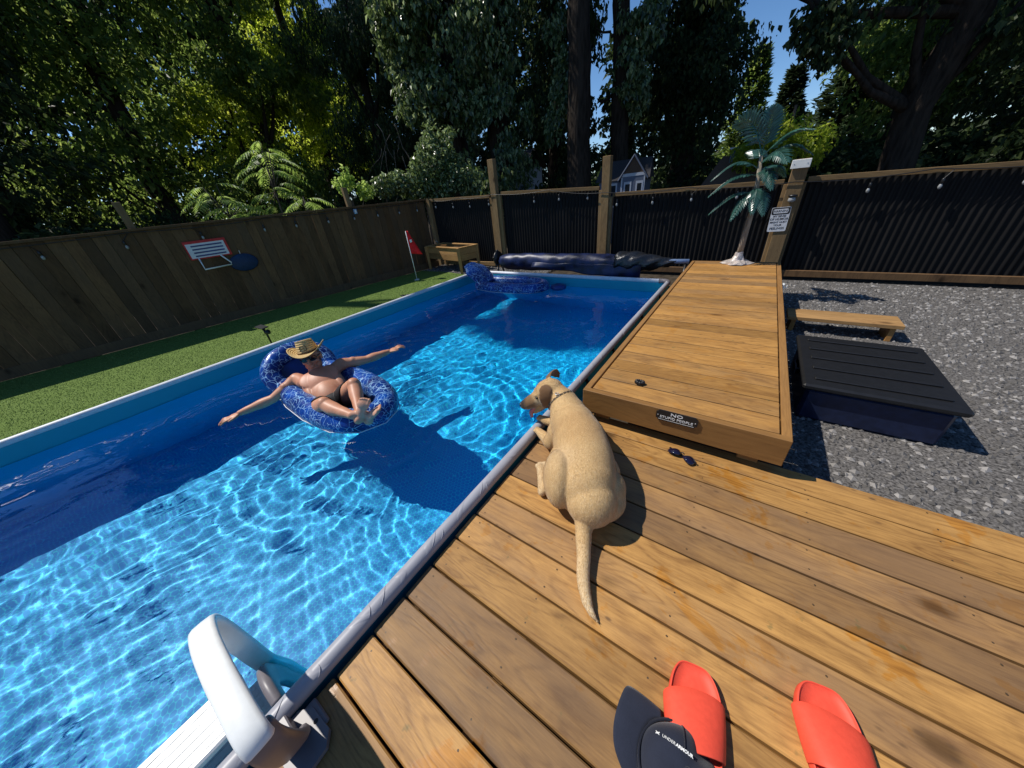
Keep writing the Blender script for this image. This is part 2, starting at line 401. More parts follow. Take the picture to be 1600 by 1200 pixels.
def railtube(pts, mat, seed):
    r = random.Random(seed); pp = []; rr = []
    a, b_ = Vector(pts[0]), Vector(pts[-1]); L = (b_-a).length; n = int(L/.02)
    for i in range(n+1):
        pp.append(a.lerp(b_, i/n)); rr.append(RR*(1+.012*math.sin(i*.31+2*math.sin(i*.13))+.006*r.uniform(-1, 1)))
    mb = MB(); mb.tube([pl(*p) for p in pp], rr, 16); return mb.build('rim_tube', mat, pool, smooth=True)
railtube([(PX1-.005, PY0+.1, .03), (PX1-.005, PY1-.1, .03)], M['sleeve'], 1)
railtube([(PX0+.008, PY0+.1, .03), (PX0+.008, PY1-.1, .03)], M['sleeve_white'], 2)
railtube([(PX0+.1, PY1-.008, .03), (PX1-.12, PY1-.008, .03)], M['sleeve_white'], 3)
railtube([(PX0+.1, PY0+.008, .03), (PX1-.1, PY0+.008, .03)], M['sleeve'], 4)
for sx, sy in ((0, 0), (0, 1), (1, 0), (1, 1)):
    cx = (PX0+.008, PX1-.005)[sx]; cy = (PY0+.008, PY1-.008)[sy]; ix = 1 if sx == 0 else -1; iy = 1 if sy == 0 else -1
    mb = MB(); mb.tube([pl(cx, cy+iy*.13, .03), pl(cx, cy+iy*.07, .03), pl(cx+ix*.02, cy+iy*.02, .03), pl(cx+ix*.07, cy, .03), pl(cx+ix*.13, cy, .03)], RR*1.18, 14)
    mb.build('corner_elbow', M['taupe'], pool, smooth=True)
for y in (1.72, 2.02, 2.62, 3.55, 4.35):
    mb = MB(); mb.tube([pl(PX1-.005+RR*1.15*math.cos(a), y, .03+RR*1.15*math.sin(a)) for a in np.linspace(-.3, -2.6, 7)], .009, 6); mb.tube([pl(.03, y, .0), pl(.03, y, -.12)], .012, 6)
    mb.build('rim_clip', M['black'], pool)
for y in np.arange(PY0+.6, PY1, 1.05):
    for x in (PX0-.045, ):
        mb = MB(); mb.tube([pl(x, y, .0), pl(x, y, ZG-.03)], .025, 10); mb.build('frame_leg', M['taupe'], pool)
rf = random.Random(21)
for y in (-1.2, -.27, -.12, .07, .38, .70, 1.9, 2.9):
    for k in range(rf.choice((1, 2, 2))):
        y1 = y+.05*k; a0 = rf.uniform(.2, .7); a1 = a0+rf.uniform(.9, 1.7); sl = rf.uniform(.02, .07)
        mb = MB(); q = [pl(PX1-.005+(RR+.0005)*math.cos(a0+(a1-a0)*f), y1+sl*f+.008*math.sin(f*3), .03+(RR+.0005)*math.sin(a0+(a1-a0)*f)) for f in np.linspace(0, 1, 8)]
        mb.tube(q, [.0005, .001, .0014, .0016, .0015, .0013, .0009, .0004], 6); mb.build('sleeve_fold', M['sleeve'], pool, smooth=True)
# water
def waves(X, Y):
    r = np.random.default_rng(11); Z = np.zeros_like(X)
    calm = .55+.45/(1+np.exp((Y-3.1)*1.6)); 
    for i in range(64):
        lam = math.exp(r.uniform(math.log(.10), math.log(.75))); th = r.normal(-.55, .95); k = 2*math.pi/lam
        amp = .0125*(lam/.3)**1.25*.30*(.3+r.random()); 
        ph = r.uniform(0, 6.28); wx = k*math.cos(th); wy = k*math.sin(th)
        env = .55+.45*np.sin(X*r.uniform(.6, 2.2)+Y*r.uniform(.5, 2)+r.uniform(0, 6))
        warp = .35*np.sin(X*r.uniform(1, 3)+r.uniform(0, 6))*np.sin(Y*r.uniform(1, 3)+r.uniform(0, 6))
        Z += amp*np.sin(wx*X+wy*Y+ph+warp)*env*.155*calm
    for (cx, cy, A, lam, r0, sg) in ((-1.95, 1.62, .0011, .15, .80, .34), (-2.5, .35, .0007, .13, .5, .35), (-1.2, .85, .0006, .11, .5, .25)):
        R_ = np.hypot(X-cx, Y-cy); Z += A*np.sin(2*math.pi*R_/lam)*np.exp(-((R_-r0)/sg)**2)
    for i in range(26):
        lam = math.exp(r.uniform(math.log(.05), math.log(.10))); th = r.uniform(-3.1, 3.1); k = 2*math.pi/lam; pk = r.uniform(0, 6, 4)
        Z += .0060/k*(.4+r.random())*np.sin(k*math.cos(th)*X+k*math.sin(th)*Y+pk[0]+.6*np.sin(X*2.3+pk[1]))*np.clip(np.sin(X*r.uniform(1, 3)+Y*r.uniform(1, 3)+pk[2]), 0, 1)*calm
    Z *= 1-.55*np.exp(-(((X+.55)/1.0)**2+((Y+.05)/.8)**2))
    return Z
st = .0125; xs = np.arange(PX0+T-.004, PX1-T+.005, st); ys = np.arange(PY0+T-.004, PY1-T+.005, st)
X, Y = np.meshgrid(xs, ys); Z = ZW+waves(X, Y); nx, ny = len(xs), len(ys)
V = np.stack([X.ravel(), Y.ravel(), Z.ravel()], 1); ii = (np.arange(ny-1)[:, None]*nx+np.arange(nx-1)[None]).ravel()
F = np.stack([ii, ii+1, ii+nx+1, ii+nx], 1)
wo = link('water', np_mesh('water', V, F, M['water'], True)); tag(wo, kind='structure'); wo.cycles.is_caustics_caster = True

# ================================================================= deck
PIT = .145; Y0 = -.088
deck = thing('wooden_deck', 'honey brown timber deck of wide boards beside the pool rim', 'deck', (2.2, 0, 0))
L0, L1 = .034, 4.35; hl = (L1-L0)/2
mb = MB(); mb.box((-hl, -.0685, -.019), (hl, .0685, .019), ch=.0045); bme = mb.mesh('deck_board', M['deck'])
scr = MB(); rs = random.Random(5)
for k in range(-17, 12):
    yc = Y0+(k+.5)*PIT; o = link('deck_board', bme, deck, ((L0+L1)/2-2.2+rs.uniform(-.004, .004), yc, -.019+rs.uniform(-.0015, .001)))
    if rs.random() < .5: o.rotation_euler.z = math.pi
    for xj in (.085, .49, .90, 1.31, 1.72, 2.12, 2.6, 3.0):
        for dy in (-.043, .043):
            x = xj+rs.uniform(-.012, .012)-2.2; y = yc+dy+rs.uniform(-.006, .006)
            scr.add([(x+.0032*math.cos(a), y+.0032*math.sin(a), .0008) for a in np.linspace(0, 5.5, 7)], [tuple(range(7))])
tag(scr.build('screw', M['screw'], deck), kind='stuff')
mb = MB()
for xj in (.085, .49, .90, 1.31, 1.72, 2.12, 2.6, 3.0, 3.6, 4.2): mb.box((xj-.019-2.2, Y0-17*PIT, -.19), (xj+.019-2.2, Y0+12*PIT-.01, -.0395))
mb.build('joist', M['fascia'], deck)
# ================================================================= raised platform
plat = thing('raised_platform', 'raised honey brown timber platform running to the back fence', 'platform', (.69, 3.5, .226))
fx0, fx1, fy0, fy1, pt = .186, 1.207, 1.60, 5.42, .226
mb = MB(); mb.box((-.463, -.0705, -.03), (.463, .0705, 0), ch=.0025); bme = mb.mesh('platform_board', M['plat'])
nb = 26; bp = (fy1-fy0-.006)/nb
for k in range(nb):
    o = link('platform_board', bme, plat, ((fx0+fx1)/2-.69, fy0+.003+(k+.5)*bp-3.5, rs.uniform(-.0015, .001))); o.scale.y = (bp-.0085)/.141
    if rs.random() < .5: o.rotation_euler.z = math.pi
def pbox(name, a, b_, mat, ch=.003):
    c = [(u+v)/2 for u, v in zip(a, b_)]; h = [(v-u)/2 for u, v in zip(a, b_)]
    mb = MB(); mb.box([-x for x in h], h, ch=ch); return mb.build(name, mat, plat, loc=(c[0]-.69, c[1]-3.5, c[2]-.226))
pbox('front_fascia', (fx0, fy0-.036, .070), (fx1, fy0, .227), M['fascia'])
def yfascia(name, x0, x1):
    mb = MB(); L = (fy1-fy0)/2; mb.box((-L, -(x1-x0)/2, -.078), (L, (x1-x0)/2, .078), ch=.003)
    return mb.build(name, M['fascia'], plat, loc=((x0+x1)/2-.69, (fy0+fy1)/2-3.5, .149-.226), rot=(0, 0, math.pi/2))
yfascia('side_fascia', fx0, fx0+.037); yfascia('side_fascia', fx1-.040, fx1)
pbox('back_fascia', (fx0, fy1, .07), (fx1, fy1+.036, .225), M['fascia'])
for x in (.30, 1.08):
    for y in (1.62, 2.6, 3.6, 4.6, 5.3):
        pbox('leg', (x-.045, y-.0, (0.001 if y < 1.64 else -.23)), (x+.045, y+.05 if y < 1.64 else y+.09, .19), M['fascia'])
# ================================================================= fences
lf = thing('wooden_fence', 'dark stained vertical board fence along the putting turf', 'fence', FA)
ang = math.atan2(FD.y, FD.x); lf.rotation_euler = (0, 0, ang)
lens = (FB-FA).length
mb = MB(); mb.box((-.0695, -.009, -.79), (.0695, .009, .79), ch=.003); bme = mb.mesh('fence_board', M['fence'])
s0 = -9.5; nbd = int((lens-s0)/.142)
for k in range(nbd):
    s = lens-.08-(k+.5)*.142
    o = link('fence_board', bme, lf, (s, .0+rs.uniform(-.004, .004), .585+rs.uniform(-.004, .004)), (rs.uniform(-.004, .004), rs.uniform(-.003, .003), 0))
mb = MB(); mb.box((-(lens-s0)/2, -.045, -.018), ((lens-s0)/2, .035, .018), ch=.003); mb.build('cap_rail', M['fence'], lf, loc=((lens+s0)/2, 0, 1.393))
mb = MB(); mb.box((-(lens-s0)/2, -.03, -.07), ((lens-s0)/2, -.011, .07), ch=.003); mb.build('kick_board', M['fence'], lf, loc=((lens+s0)/2, 0, -.13))
mb = MB(); mb.box((-.045, -.045, -.99), (.045, .045, .99), ch=.004); bme = mb.mesh('fence_post', M['fencepost'])
for s in (2.97, -.4, -3.8, -7.2): link('fence_post', bme, lf, (s, .056, .77), (0, -.0, 0))
YB = 6.5
bf = thing('corrugated_fence', 'black corrugated sheet fence framed by treated pine posts and rails', 'fence', (-1.5, YB, 0))
def corr(x0, x1, z0, z1, dz):
    V = []; F = []; n = int((x1-x0)/.0085)
    for i in range(n+1):
        x = x0+(x1-x0)*i/n; y = .011*math.sin(2*math.pi*(x-x0)/.068)
        V += [(x+1.5, y, z0), (x+1.5, y, z1+dz*(i/n))]
    for i in range(n): F.append((2*i, 2*i+2, 2*i+3, 2*i+1))
    mb = MB(); mb.add(V, F); return mb.build('corrugated_sheet', M['corr'], bf, smooth=True)
def brail(x0, x1, za, zb, h=.06, y=-.05, t=.045, mat='rail'):
    L = math.hypot(x1-x0, zb-za)/2; mb = MB(); mb.box((-L, -t/2, -h/2), (L, t/2, h/2), ch=.003)
    return mb.build('fence_rail', M[mat], bf, loc=((x0+x1)/2+1.5, y, (za+zb)/2), rot=(0, -math.atan2(zb-za, x1-x0), 0))
def bpost(x0, x1, z1, nail=True, z0=-.23):
    c = (x0+x1)/2; w = x1-x0; hw = w*(.30 if nail else .5); h = (z1-z0)/2
    mb = MB(); mb.box((-hw, -.06, -h), (hw, .06, h), ch=.005); mb.build('fence_post', M['fencepost'], bf, loc=(c+1.5, -.04, (z0+z1)/2))
    return c
bays = [(-6.17, -4.205, 1.365, 1.31), (-3.895, -1.66, 1.345, 1.245), (-1.40, 1.02, 1.125, 1.09), (1.27, 3.6, 1.10, 1.05), (3.8, 6.2, 1.06, 1.0), (6.4, 9.0, 1.0, .95)]
for x0, x1, za, zb in bays:
    corr(x0+.0, x1, -.18, za-.03, zb-za); brail(x0, x1, za, zb); brail(x0, x1, -.13, -.13, .09, -.045, mat='rail' if x0 < -5 else 'fence')
    for xn in (x0-.045, x1+.045):
        z1 = (za if xn < x0 else zb)-.03; mb = MB(); h = (z1+.2)/2; mb.box((-.042, -.03, -h), (.042, .03, h), ch=.003); mb.build('nailer', M['fencepost'], bf, loc=(xn+1.5, -.045, z1-h))
for x0, x1, z1 in ((-4.13, -3.98, 1.97), (-1.60, -1.46, 1.71), (1.065, 1.235, 1.34), (3.63, 3.77, 1.5), (6.23, 6.37, 1.4)):
    c = (x0+x1)/2; h = (z1+.23)/2; mb = MB(); mb.box((-(x1-x0)/2, -.06, -h), ((x1-x0)/2, .06, h), ch=.005); mb.build('fence_post', M['fencepost'], bf, loc=(c+1.5, -.05, z1-h))
mb = MB(); h = .81; mb.box((-.06, -.05, -h), (.06, .05, h), ch=.005); mb.build('fence_post', M['fencepost'], bf, loc=(-6.20+1.5, -.05, 1.41-h))
# ================================================================= vegetation
def mat_leaf(name, stops, rough=.45, spec=.35, trans=.35, tv=1.8):
    t = NT(name); r = t.n('NewGeometry').outputs['Random Per Island']
    c = t.ramp(r, stops); t.t.nodes.remove(t.b)
    d = t.n('BsdfPrincipled'); t.l(c, d.inputs['Base Color']); d.inputs['Roughness'].default_value = rough; d.inputs['Specular IOR Level'].default_value = spec
    tr = t.n('BsdfTranslucent'); hv = t.n('HueSaturation'); t.l(c, hv.inputs['Color']); hv.inputs['Hue'].default_value = .48; hv.inputs['Value'].default_value = tv; t.l(hv.outputs[0], tr.inputs[0])
    mx = t.n('MixShader'); mx.inputs[0].default_value = trans; t.l(d.outputs[0], mx.inputs[1]); t.l(tr.outputs[0], mx.inputs[2]); t.l(mx.outputs[0], t.out.inputs['Surface']); return t.m
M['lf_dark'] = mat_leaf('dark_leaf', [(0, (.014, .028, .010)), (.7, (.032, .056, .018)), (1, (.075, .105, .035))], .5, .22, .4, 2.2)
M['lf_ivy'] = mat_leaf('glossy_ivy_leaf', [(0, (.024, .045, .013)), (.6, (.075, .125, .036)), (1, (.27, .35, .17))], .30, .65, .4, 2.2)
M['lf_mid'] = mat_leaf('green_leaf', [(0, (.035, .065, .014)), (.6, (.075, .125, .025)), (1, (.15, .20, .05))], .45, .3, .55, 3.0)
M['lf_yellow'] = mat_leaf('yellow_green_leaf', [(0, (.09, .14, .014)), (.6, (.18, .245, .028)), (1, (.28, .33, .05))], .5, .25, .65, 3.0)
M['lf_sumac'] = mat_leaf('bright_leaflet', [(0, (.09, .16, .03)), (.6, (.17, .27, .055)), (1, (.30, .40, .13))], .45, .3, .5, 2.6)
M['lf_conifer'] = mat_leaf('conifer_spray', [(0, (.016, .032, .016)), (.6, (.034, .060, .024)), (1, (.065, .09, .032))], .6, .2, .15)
def mat_bark(name, a, b_):
    t = NT(name); p = t.mapping(t.coord(), (1, 1, .18)); k = t.noise(p, 14, 6, .7, .5); v = t.voro(p, 18)
    h = t.math('ADD', k, t.math('MULTIPLY', v, .6)); t.col(t.ramp(h, [(.4, a), (.95, b_)])); t.set(.9, .1); t.bump(h, 1, .03); return t.m
M['bark'] = mat_bark('furrowed_bark', (.010, .008, .006), (.042, .032, .025))
M['bark2'] = mat_bark('smooth_bark', (.05, .043, .034), (.14, .12, .10))
M['twig'] = plain('bare_twig', (.20, .17, .14), .8, .1)

_K = rng.normal(0, 1, (9, 3)); _PH = rng.uniform(0, 6.28, 9)
def clump(P, f):
    s = 0
    for k, ph in zip(_K, _PH): s = s+np.sin(P@(k*f)+ph)
    return s/3.0
def leaves(blobs, size, droop=.6, clumpf=2.2, gap=.15, ratio=.55, shell=.5, seed=0, bend=.25):
    """many leaf quads spread through ellipsoids: blobs = (centre, radii, count)"""
    r = np.random.default_rng(seed); Vs = []; Fs = []; off = 0
    size = size*.80
    for c, ra, n in blobs:
        n = int(n*1.75)
        c = np.array(c, float); ra = np.array(ra if hasattr(ra, '__len__') else (ra, ra, ra), float)
        m = int(n*2.6); d = r.normal(0, 1, (m, 3)); d /= np.linalg.norm(d, axis=1)[:, None]
        rr = r.uniform(0, 1, m)**(1/3.); rr = rr*(1-shell)+shell*(1-.35*r.uniform(0, 1, m)**2); rr *= 1+.22*clump(d*3+c, 1.3)
        P = c+d*ra*rr[:, None]; keep = clump(P, clumpf) > gap-.45+r.normal(0, .25, m); P = P[keep][:n]; d = d[keep][:n]; k = len(P)
        if not k: continue
        ax = d*.5+np.array([0, 0, -droop])+r.normal(0, .55, (k, 3)); ax /= np.linalg.norm(ax, axis=1)[:, None]
        nm = d*.7+np.array([0, 0, .55])+r.normal(0, .5, (k, 3)); sd = np.cross(nm, ax); sd /= np.linalg.norm(sd, axis=1)[:, None]+1e-9; nm = np.cross(ax, sd)
        L = size*(.45+1.2*r.uniform(0, 1, k)**1.5)[:, None]; W = L*ratio*.5
        mid = P+ax*L*.42
        q = np.stack([P, mid+sd*W+nm*L*bend*.4, P+ax*L-nm*L*bend, mid-sd*W+nm*L*bend*.4], 1).reshape(-1, 3)
        Vs.append(q); Fs.append(np.arange(4*k).reshape(k, 4)+off); off += 4*k
    return np.concatenate(Vs), np.concatenate(Fs)
def tree(name, label, cat, base, top, r0, blobs, leafmat, size, bark='bark', group=None, seed=1, limbs=6, bend=.25, trunk_pts=None, **kw):
    base = Vector(base); t = thing(name, label, cat, base, 0, group); rr = random.Random(seed)
    top = Vector(top); mb = MB(); n = 9; pts = []; rad_ = []
    for i in range(n):
        f = i/(n-1); p = base.lerp(top, f); w = math.sin(f*math.pi)*.02*(top-base).length
        pts.append(p+Vector((rr.uniform(-1, 1)*w, rr.uniform(-1, 1)*w, 0))-base); rad_.append(r0*(1.35 if i == 0 else 1-.72*f))
    mb.tube(pts, rad_, 10)
    bl = list(blobs); rr.shuffle(bl)
    for c, ra, nn in bl[:limbs]:
        e = Vector(c)-base; f = min(.92, max(.15, (e.z/max(.1, pts[-1].z))*.75)); s = pts[int(f*(n-1))]; m_ = s.lerp(e, .5)+Vector((0, 0, -.08*(e-s).length))
        mb.tube([s, s.lerp(m_, .5), m_, m_.lerp(e, .6), e], [r0*.34, r0*.26, r0*.2, r0*.12, r0*.05], 6)
    mb.build('trunk', M[bark], t, smooth=True)
    V, F = leaves(blobs, size, seed=seed, bend=bend, **kw); V = V-np.array(base)
    link('crown', np_mesh('crown', V, F, leafmat), t); return t
G_ = -.23
TG = 'trees beyond the fence'
def cols(c0, c1, n, ra, cnt, seed, jit=.8):
    """a row of blobs between two points, jittered"""
    r = random.Random(seed); out = []
    for i in range(n):
        f = (i+.5)/n; p = Vector(c0).lerp(Vector(c1), f)+Vector((r.uniform(-jit, jit), r.uniform(-jit, jit), r.uniform(-jit, jit)))
        k = r.uniform(.75, 1.25); out.append((tuple(p), tuple(x*k for x in ra), int(cnt*k*k))); 
    return out
# --- far left pair and yellow green tree
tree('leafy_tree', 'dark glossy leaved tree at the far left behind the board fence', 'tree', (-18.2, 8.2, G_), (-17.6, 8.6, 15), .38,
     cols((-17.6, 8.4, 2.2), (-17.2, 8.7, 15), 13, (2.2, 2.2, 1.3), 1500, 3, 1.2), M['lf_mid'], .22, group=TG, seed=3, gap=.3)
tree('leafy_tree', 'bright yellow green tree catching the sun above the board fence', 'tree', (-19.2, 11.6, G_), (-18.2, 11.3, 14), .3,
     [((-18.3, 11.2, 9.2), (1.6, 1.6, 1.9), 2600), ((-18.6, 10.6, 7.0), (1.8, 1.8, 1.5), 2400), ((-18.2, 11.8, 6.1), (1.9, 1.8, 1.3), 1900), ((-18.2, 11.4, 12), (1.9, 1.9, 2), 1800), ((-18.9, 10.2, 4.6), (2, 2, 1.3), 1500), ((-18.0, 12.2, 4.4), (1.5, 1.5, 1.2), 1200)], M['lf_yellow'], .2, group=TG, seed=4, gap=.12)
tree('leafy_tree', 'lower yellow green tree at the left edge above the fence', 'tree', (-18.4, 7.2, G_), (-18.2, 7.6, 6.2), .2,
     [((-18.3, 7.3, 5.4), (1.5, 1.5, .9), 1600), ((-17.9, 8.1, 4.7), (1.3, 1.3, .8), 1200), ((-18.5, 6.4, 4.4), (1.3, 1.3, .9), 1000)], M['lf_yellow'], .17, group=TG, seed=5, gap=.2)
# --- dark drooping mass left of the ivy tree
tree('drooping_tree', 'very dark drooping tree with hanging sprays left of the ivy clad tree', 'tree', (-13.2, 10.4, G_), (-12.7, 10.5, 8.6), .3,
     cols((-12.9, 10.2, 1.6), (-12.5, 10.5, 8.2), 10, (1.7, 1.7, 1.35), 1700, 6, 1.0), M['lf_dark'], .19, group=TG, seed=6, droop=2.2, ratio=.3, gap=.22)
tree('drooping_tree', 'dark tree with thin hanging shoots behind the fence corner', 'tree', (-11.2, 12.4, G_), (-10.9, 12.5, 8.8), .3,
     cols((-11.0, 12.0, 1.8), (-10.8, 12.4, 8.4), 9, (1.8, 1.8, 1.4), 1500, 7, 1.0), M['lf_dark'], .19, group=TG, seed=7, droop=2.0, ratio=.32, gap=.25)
# --- ivy clad trees
tree('ivy_tree', 'tall ivy clad tree with large glossy leaves behind the corner of the fences', 'tree', (-8.3, 10.2, G_), (-7.7, 10.4, 15), .45,
     cols((-8.0, 9.7, 2.3), (-7.7, 10.1, 14), 15, (1.15, 1.15, .95), 1500, 8, .75), M['lf_ivy'], .17, group=TG, seed=8, droop=1.1, gap=.18, ratio=.7)
tree('ivy_tree', 'dark ivy clad trunk hung with leaf curtains behind the middle fence post', 'tree', (-6.6, 10.4, G_), (-6.3, 10.6, 15), .4,
     cols((-6.45, 10.0, 1.9), (-6.2, 10.2, 14), 15, (.95, .95, .95), 1300, 9, .6), M['lf_ivy'], .15, group=TG, seed=9, droop=1.6, gap=.22, ratio=.6)
tree('leafy_tree', 'dark leafy tree with hanging curtains left of the thick bare trunk', 'tree', (-6.0, 12.9, G_), (-5.8, 12.9, 16), .3,
     cols((-5.5, 12.2, 1.6), (-5.35, 12.2, 14), 14, (.95, .95, 1.0), 950, 10, .75), M['lf_dark'], .16, group=TG, seed=10, droop=1.6, gap=.3, ratio=.6)
def bare_trunk(label, pts, rr, blobs, mat, seed, size=.15, **kw):
    base = Vector(pts[0]); t = thing('bare_trunk_tree', label, 'tree', base, 0, TG); mb = MB(); P = []; R_ = []
    r = random.Random(seed)
    for i in range(len(pts)-1):
        for k in range(5):
            f = k/5; P.append(Vector(pts[i]).lerp(Vector(pts[i+1]), f)-base+Vector((r.uniform(-.02, .02), r.uniform(-.02, .02), 0))); R_.append((rr[i]*(1-f)+rr[i+1]*f)*r.uniform(.95, 1.06))
    mb.tube(P, R_, 14); mb.build('trunk', M['bark'], t, smooth=True)
    for a, b_, r0 in kw.pop('branches', []):
        mb = MB(); a = Vector(a)-base; b_ = Vector(b_)-base; q = [a.lerp(b_, f)+Vector((0, 0, -.15*math.sin(f*3.1)))+Vector((r.uniform(-.05, .05),)*3) for f in np.linspace(0, 1, 7)]; mb.tube(q, [r0*(1-.8*f) for f in np.linspace(0, 1, 7)], 6); mb.build('branch', M['bark'], t, smooth=True)
    V, F = leaves(blobs, size, seed=seed, **kw); link('crown', np_mesh('crown', V-np.array(base), F, mat), t); return t
bare_trunk('thick dark bare trunk rising behind the middle fence post', [(-3.66, 10.05, G_), (-3.68, 10.03, 1.3), (-3.70, 10.02, 3.3), (-3.73, 10.0, 5.0), (-3.8, 10, 9), (-3.9, 10, 14)], [.46, .35, .29, .25, .20, .1],
     [((-3.9, 10.2, 12.5), (3, 3, 2.6), 3000)]+cols((-4.35, 10.3, 2.0), (-4.45, 10.3, 8), 7, (.42, .45, .7), 330, 11, .3), M['lf_ivy'], 11, .13, droop=1.4, gap=.2, ratio=.65)
bare_trunk('second dark trunk with ivy down its right side left of the small house', [(-2.98, 11.4, G_), (-2.95, 11.4, 1.2), (-3.06, 11.34, 3.2), (-3.17, 11.3, 5.1), (-3.25, 11.3, 9), (-3.2, 11.3, 14)], [.34, .27, .23, .20, .16, .08],
     [((-3.0, 11.6, 12.5), (2.6, 2.6, 2.4), 2200)]+cols((-2.55, 11.2, 2.8), (-2.5, 11.2, 8.5), 8, (.42, .42, .6), 380, 12, .25), M['lf_ivy'], 12, .14, droop=1.5, gap=.15, ratio=.7,
     branches=[((-3.06, 11.34, 3.6), (-3.75, 11.2, 3.35), .06), ((-3.1, 11.34, 4.6), (-3.8, 11.1, 4.9), .05)])
# --- right hand side
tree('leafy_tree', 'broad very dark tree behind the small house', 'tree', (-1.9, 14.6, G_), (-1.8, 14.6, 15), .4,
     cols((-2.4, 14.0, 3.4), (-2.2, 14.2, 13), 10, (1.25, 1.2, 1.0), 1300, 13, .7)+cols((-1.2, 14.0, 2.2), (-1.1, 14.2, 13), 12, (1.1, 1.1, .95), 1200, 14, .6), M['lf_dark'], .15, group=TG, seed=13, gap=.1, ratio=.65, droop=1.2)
def conifer(label, x, y, h, r, seed, mat='lf_conifer', n=5200):
    t = thing('conifer_tree', label, 'conifer', (x, y, G_), 0, TG); mb = MB(); mb.tube([(0, 0, 0), (0, 0, h*.5), (0, 0, h*.98)], [.18, .1, .01], 8); mb.build('trunk', M['bark'], t, smooth=True)
    g = np.random.default_rng(seed); f = g.uniform(.04, 1, n)**.8; a = g.uniform(0, 6.283, n); lay = .72+.28*np.sin(f*h*6.0+2*np.sin(a*2)); R_ = r*(1-f)**.85*lay*np.sqrt(g.uniform(.25, 1, n))+.05
    P = np.stack([R_*np.cos(a), R_*np.sin(a), f*h], 1); d = np.stack([np.cos(a), np.sin(a), -.25+.0*a], 1)+g.normal(0, .35, (n, 3)); d /= np.linalg.norm(d, axis=1)[:, None]
    s = np.cross(d, np.array([0, 0, 1.])+g.normal(0, .4, (n, 3))); s /= np.linalg.norm(s, axis=1)[:, None]; L = g.uniform(.14, .36, n)[:, None]; nm = np.cross(d, s)
    V = np.stack([P, P+d*L*.5+s*L*.2, P+d*L-nm*L*.2, P+d*L*.5-s*L*.2], 1).reshape(-1, 3); link('crown', np_mesh('crown', V, np.arange(4*n).reshape(n, 4), M[mat]), t)
conifer('sunlit pointed conifer far behind the artificial palm', -.65, 22, 5.9, 1.5, 21, 'lf_mid')
conifer('dark slim conifer seen between the two bare trunks', -5.6, 19.5, 5.2, .75, 22)
conifer('shorter conifer right of the sunlit pointed one', .75, 21, 4.8, 1.3, 23)
conifer('wide dark conifer behind the right end of the black fence', 2.4, 18.5, 5.2, 1.6, 24)
tree('leafy_tree', 'sunlit bright green shrub tree behind the artificial palm', 'tree', (1.0, 11.4, G_), (.95, 11.3, 2.4), .09,
     [((.75, 11.2, 1.95), (.6, .5, .42), 900), ((1.3, 11.4, 1.6), (.6, .5, .45), 700), ((.35, 11.4, 1.55), (.45, .4, .35), 500)], M['lf_yellow'], .12, group=TG, seed=25, gap=.1, bark='bark2')
tree('overhanging_tree', 'near dark tree whose branches hang over the right end of the fence', 'tree', (2.7, 9.2, G_), (2.3, 8.9, 8), .26,
     [((.35, 8.2, 3.75), (.62, .55, .5), 900), ((.95, 8.2, 3.2), (.42, .4, .55), 700), ((1.15, 8.1, 2.75), (.24, .25, .35), 260), ((-.25, 8.3, 3.9), (.55, .5, .42), 600), ((.8, 8.4, 4.3), (.9, .8, .6), 1100), ((1.9, 8.6, 3.6), (.7, .6, .8), 1000), ((2.6, 8.8, 4.6), (1.1, 1, 1), 1500), ((1.7, 8.5, 5.6), (1.6, 1.4, 1.1), 1800), ((3.2, 9.2, 3.1), (.9, .8, .9), 900)],
     M['lf_dark'], .105, group=TG, seed=26, gap=.25, ratio=.75, droop=1.5, limbs=9)
# --- margins and fill
tree('leafy_tree', 'mid green tree left of the board fence sign', 'tree', (-19, 4.2, G_), (-18.8, 4.2, 13), .35, cols((-18.8, 4.0, 2.6), (-18.6, 4.2, 13), 11, (2.2, 2.2, 1.4), 1100, 31, 1.2), M['lf_mid'], .24, group=TG, seed=31, gap=.3)
tree('leafy_tree', 'dark tree far along the board fence', 'tree', (-18, .2, G_), (-17.8, .3, 12), .35, cols((-17.8, .2, 2.6), (-17.8, .2, 12), 10, (2.2, 2.2, 1.4), 1000, 32, 1.2), M['lf_dark'], .24, group=TG, seed=32, gap=.3)
tree('leafy_tree', 'dark green tree beyond the right stretch of black fence', 'tree', (3.6, 16.5, G_), (3.5, 16.4, 11), .3, cols((3.4, 16.2, 1.8), (3.3, 16.2, 10), 9, (1.7, 1.6, 1.3), 1000, 33, 1.0), M['lf_mid'], .2, group=TG, seed=33, gap=.25)
tree('leafy_tree', 'broad tree at the far right behind the black fence', 'tree', (7.0, 16, G_), (7, 16, 10), .3, cols((6.4, 15.6, 1.6), (6.4, 15.6, 9), 9, (2.0, 1.8, 1.3), 1100, 34, 1.0), M['lf_dark'], .2, group=TG, seed=34, gap=.2)
# tall tree whose high crown shades the far end of the pool
tree('tall_tree', 'tall poplar with a bare stem and high crown left of the garden', 'tree', (-14.9, -.3, G_), (-14.75, -.1, 20.5), .3,
     [((-14.75, -.1, 19.0), (.9, .8, 1.5), 2600), ((-15.0, .5, 19.6), (.5, .45, .8), 700), ((-14.5, -.45, 18.4), (.5, .45, .7), 600), ((-14.8, .25, 20.6), (.5, .5, .7), 600)], M['lf_mid'], .2, group=TG, seed=41, gap=-.2, limbs=4)
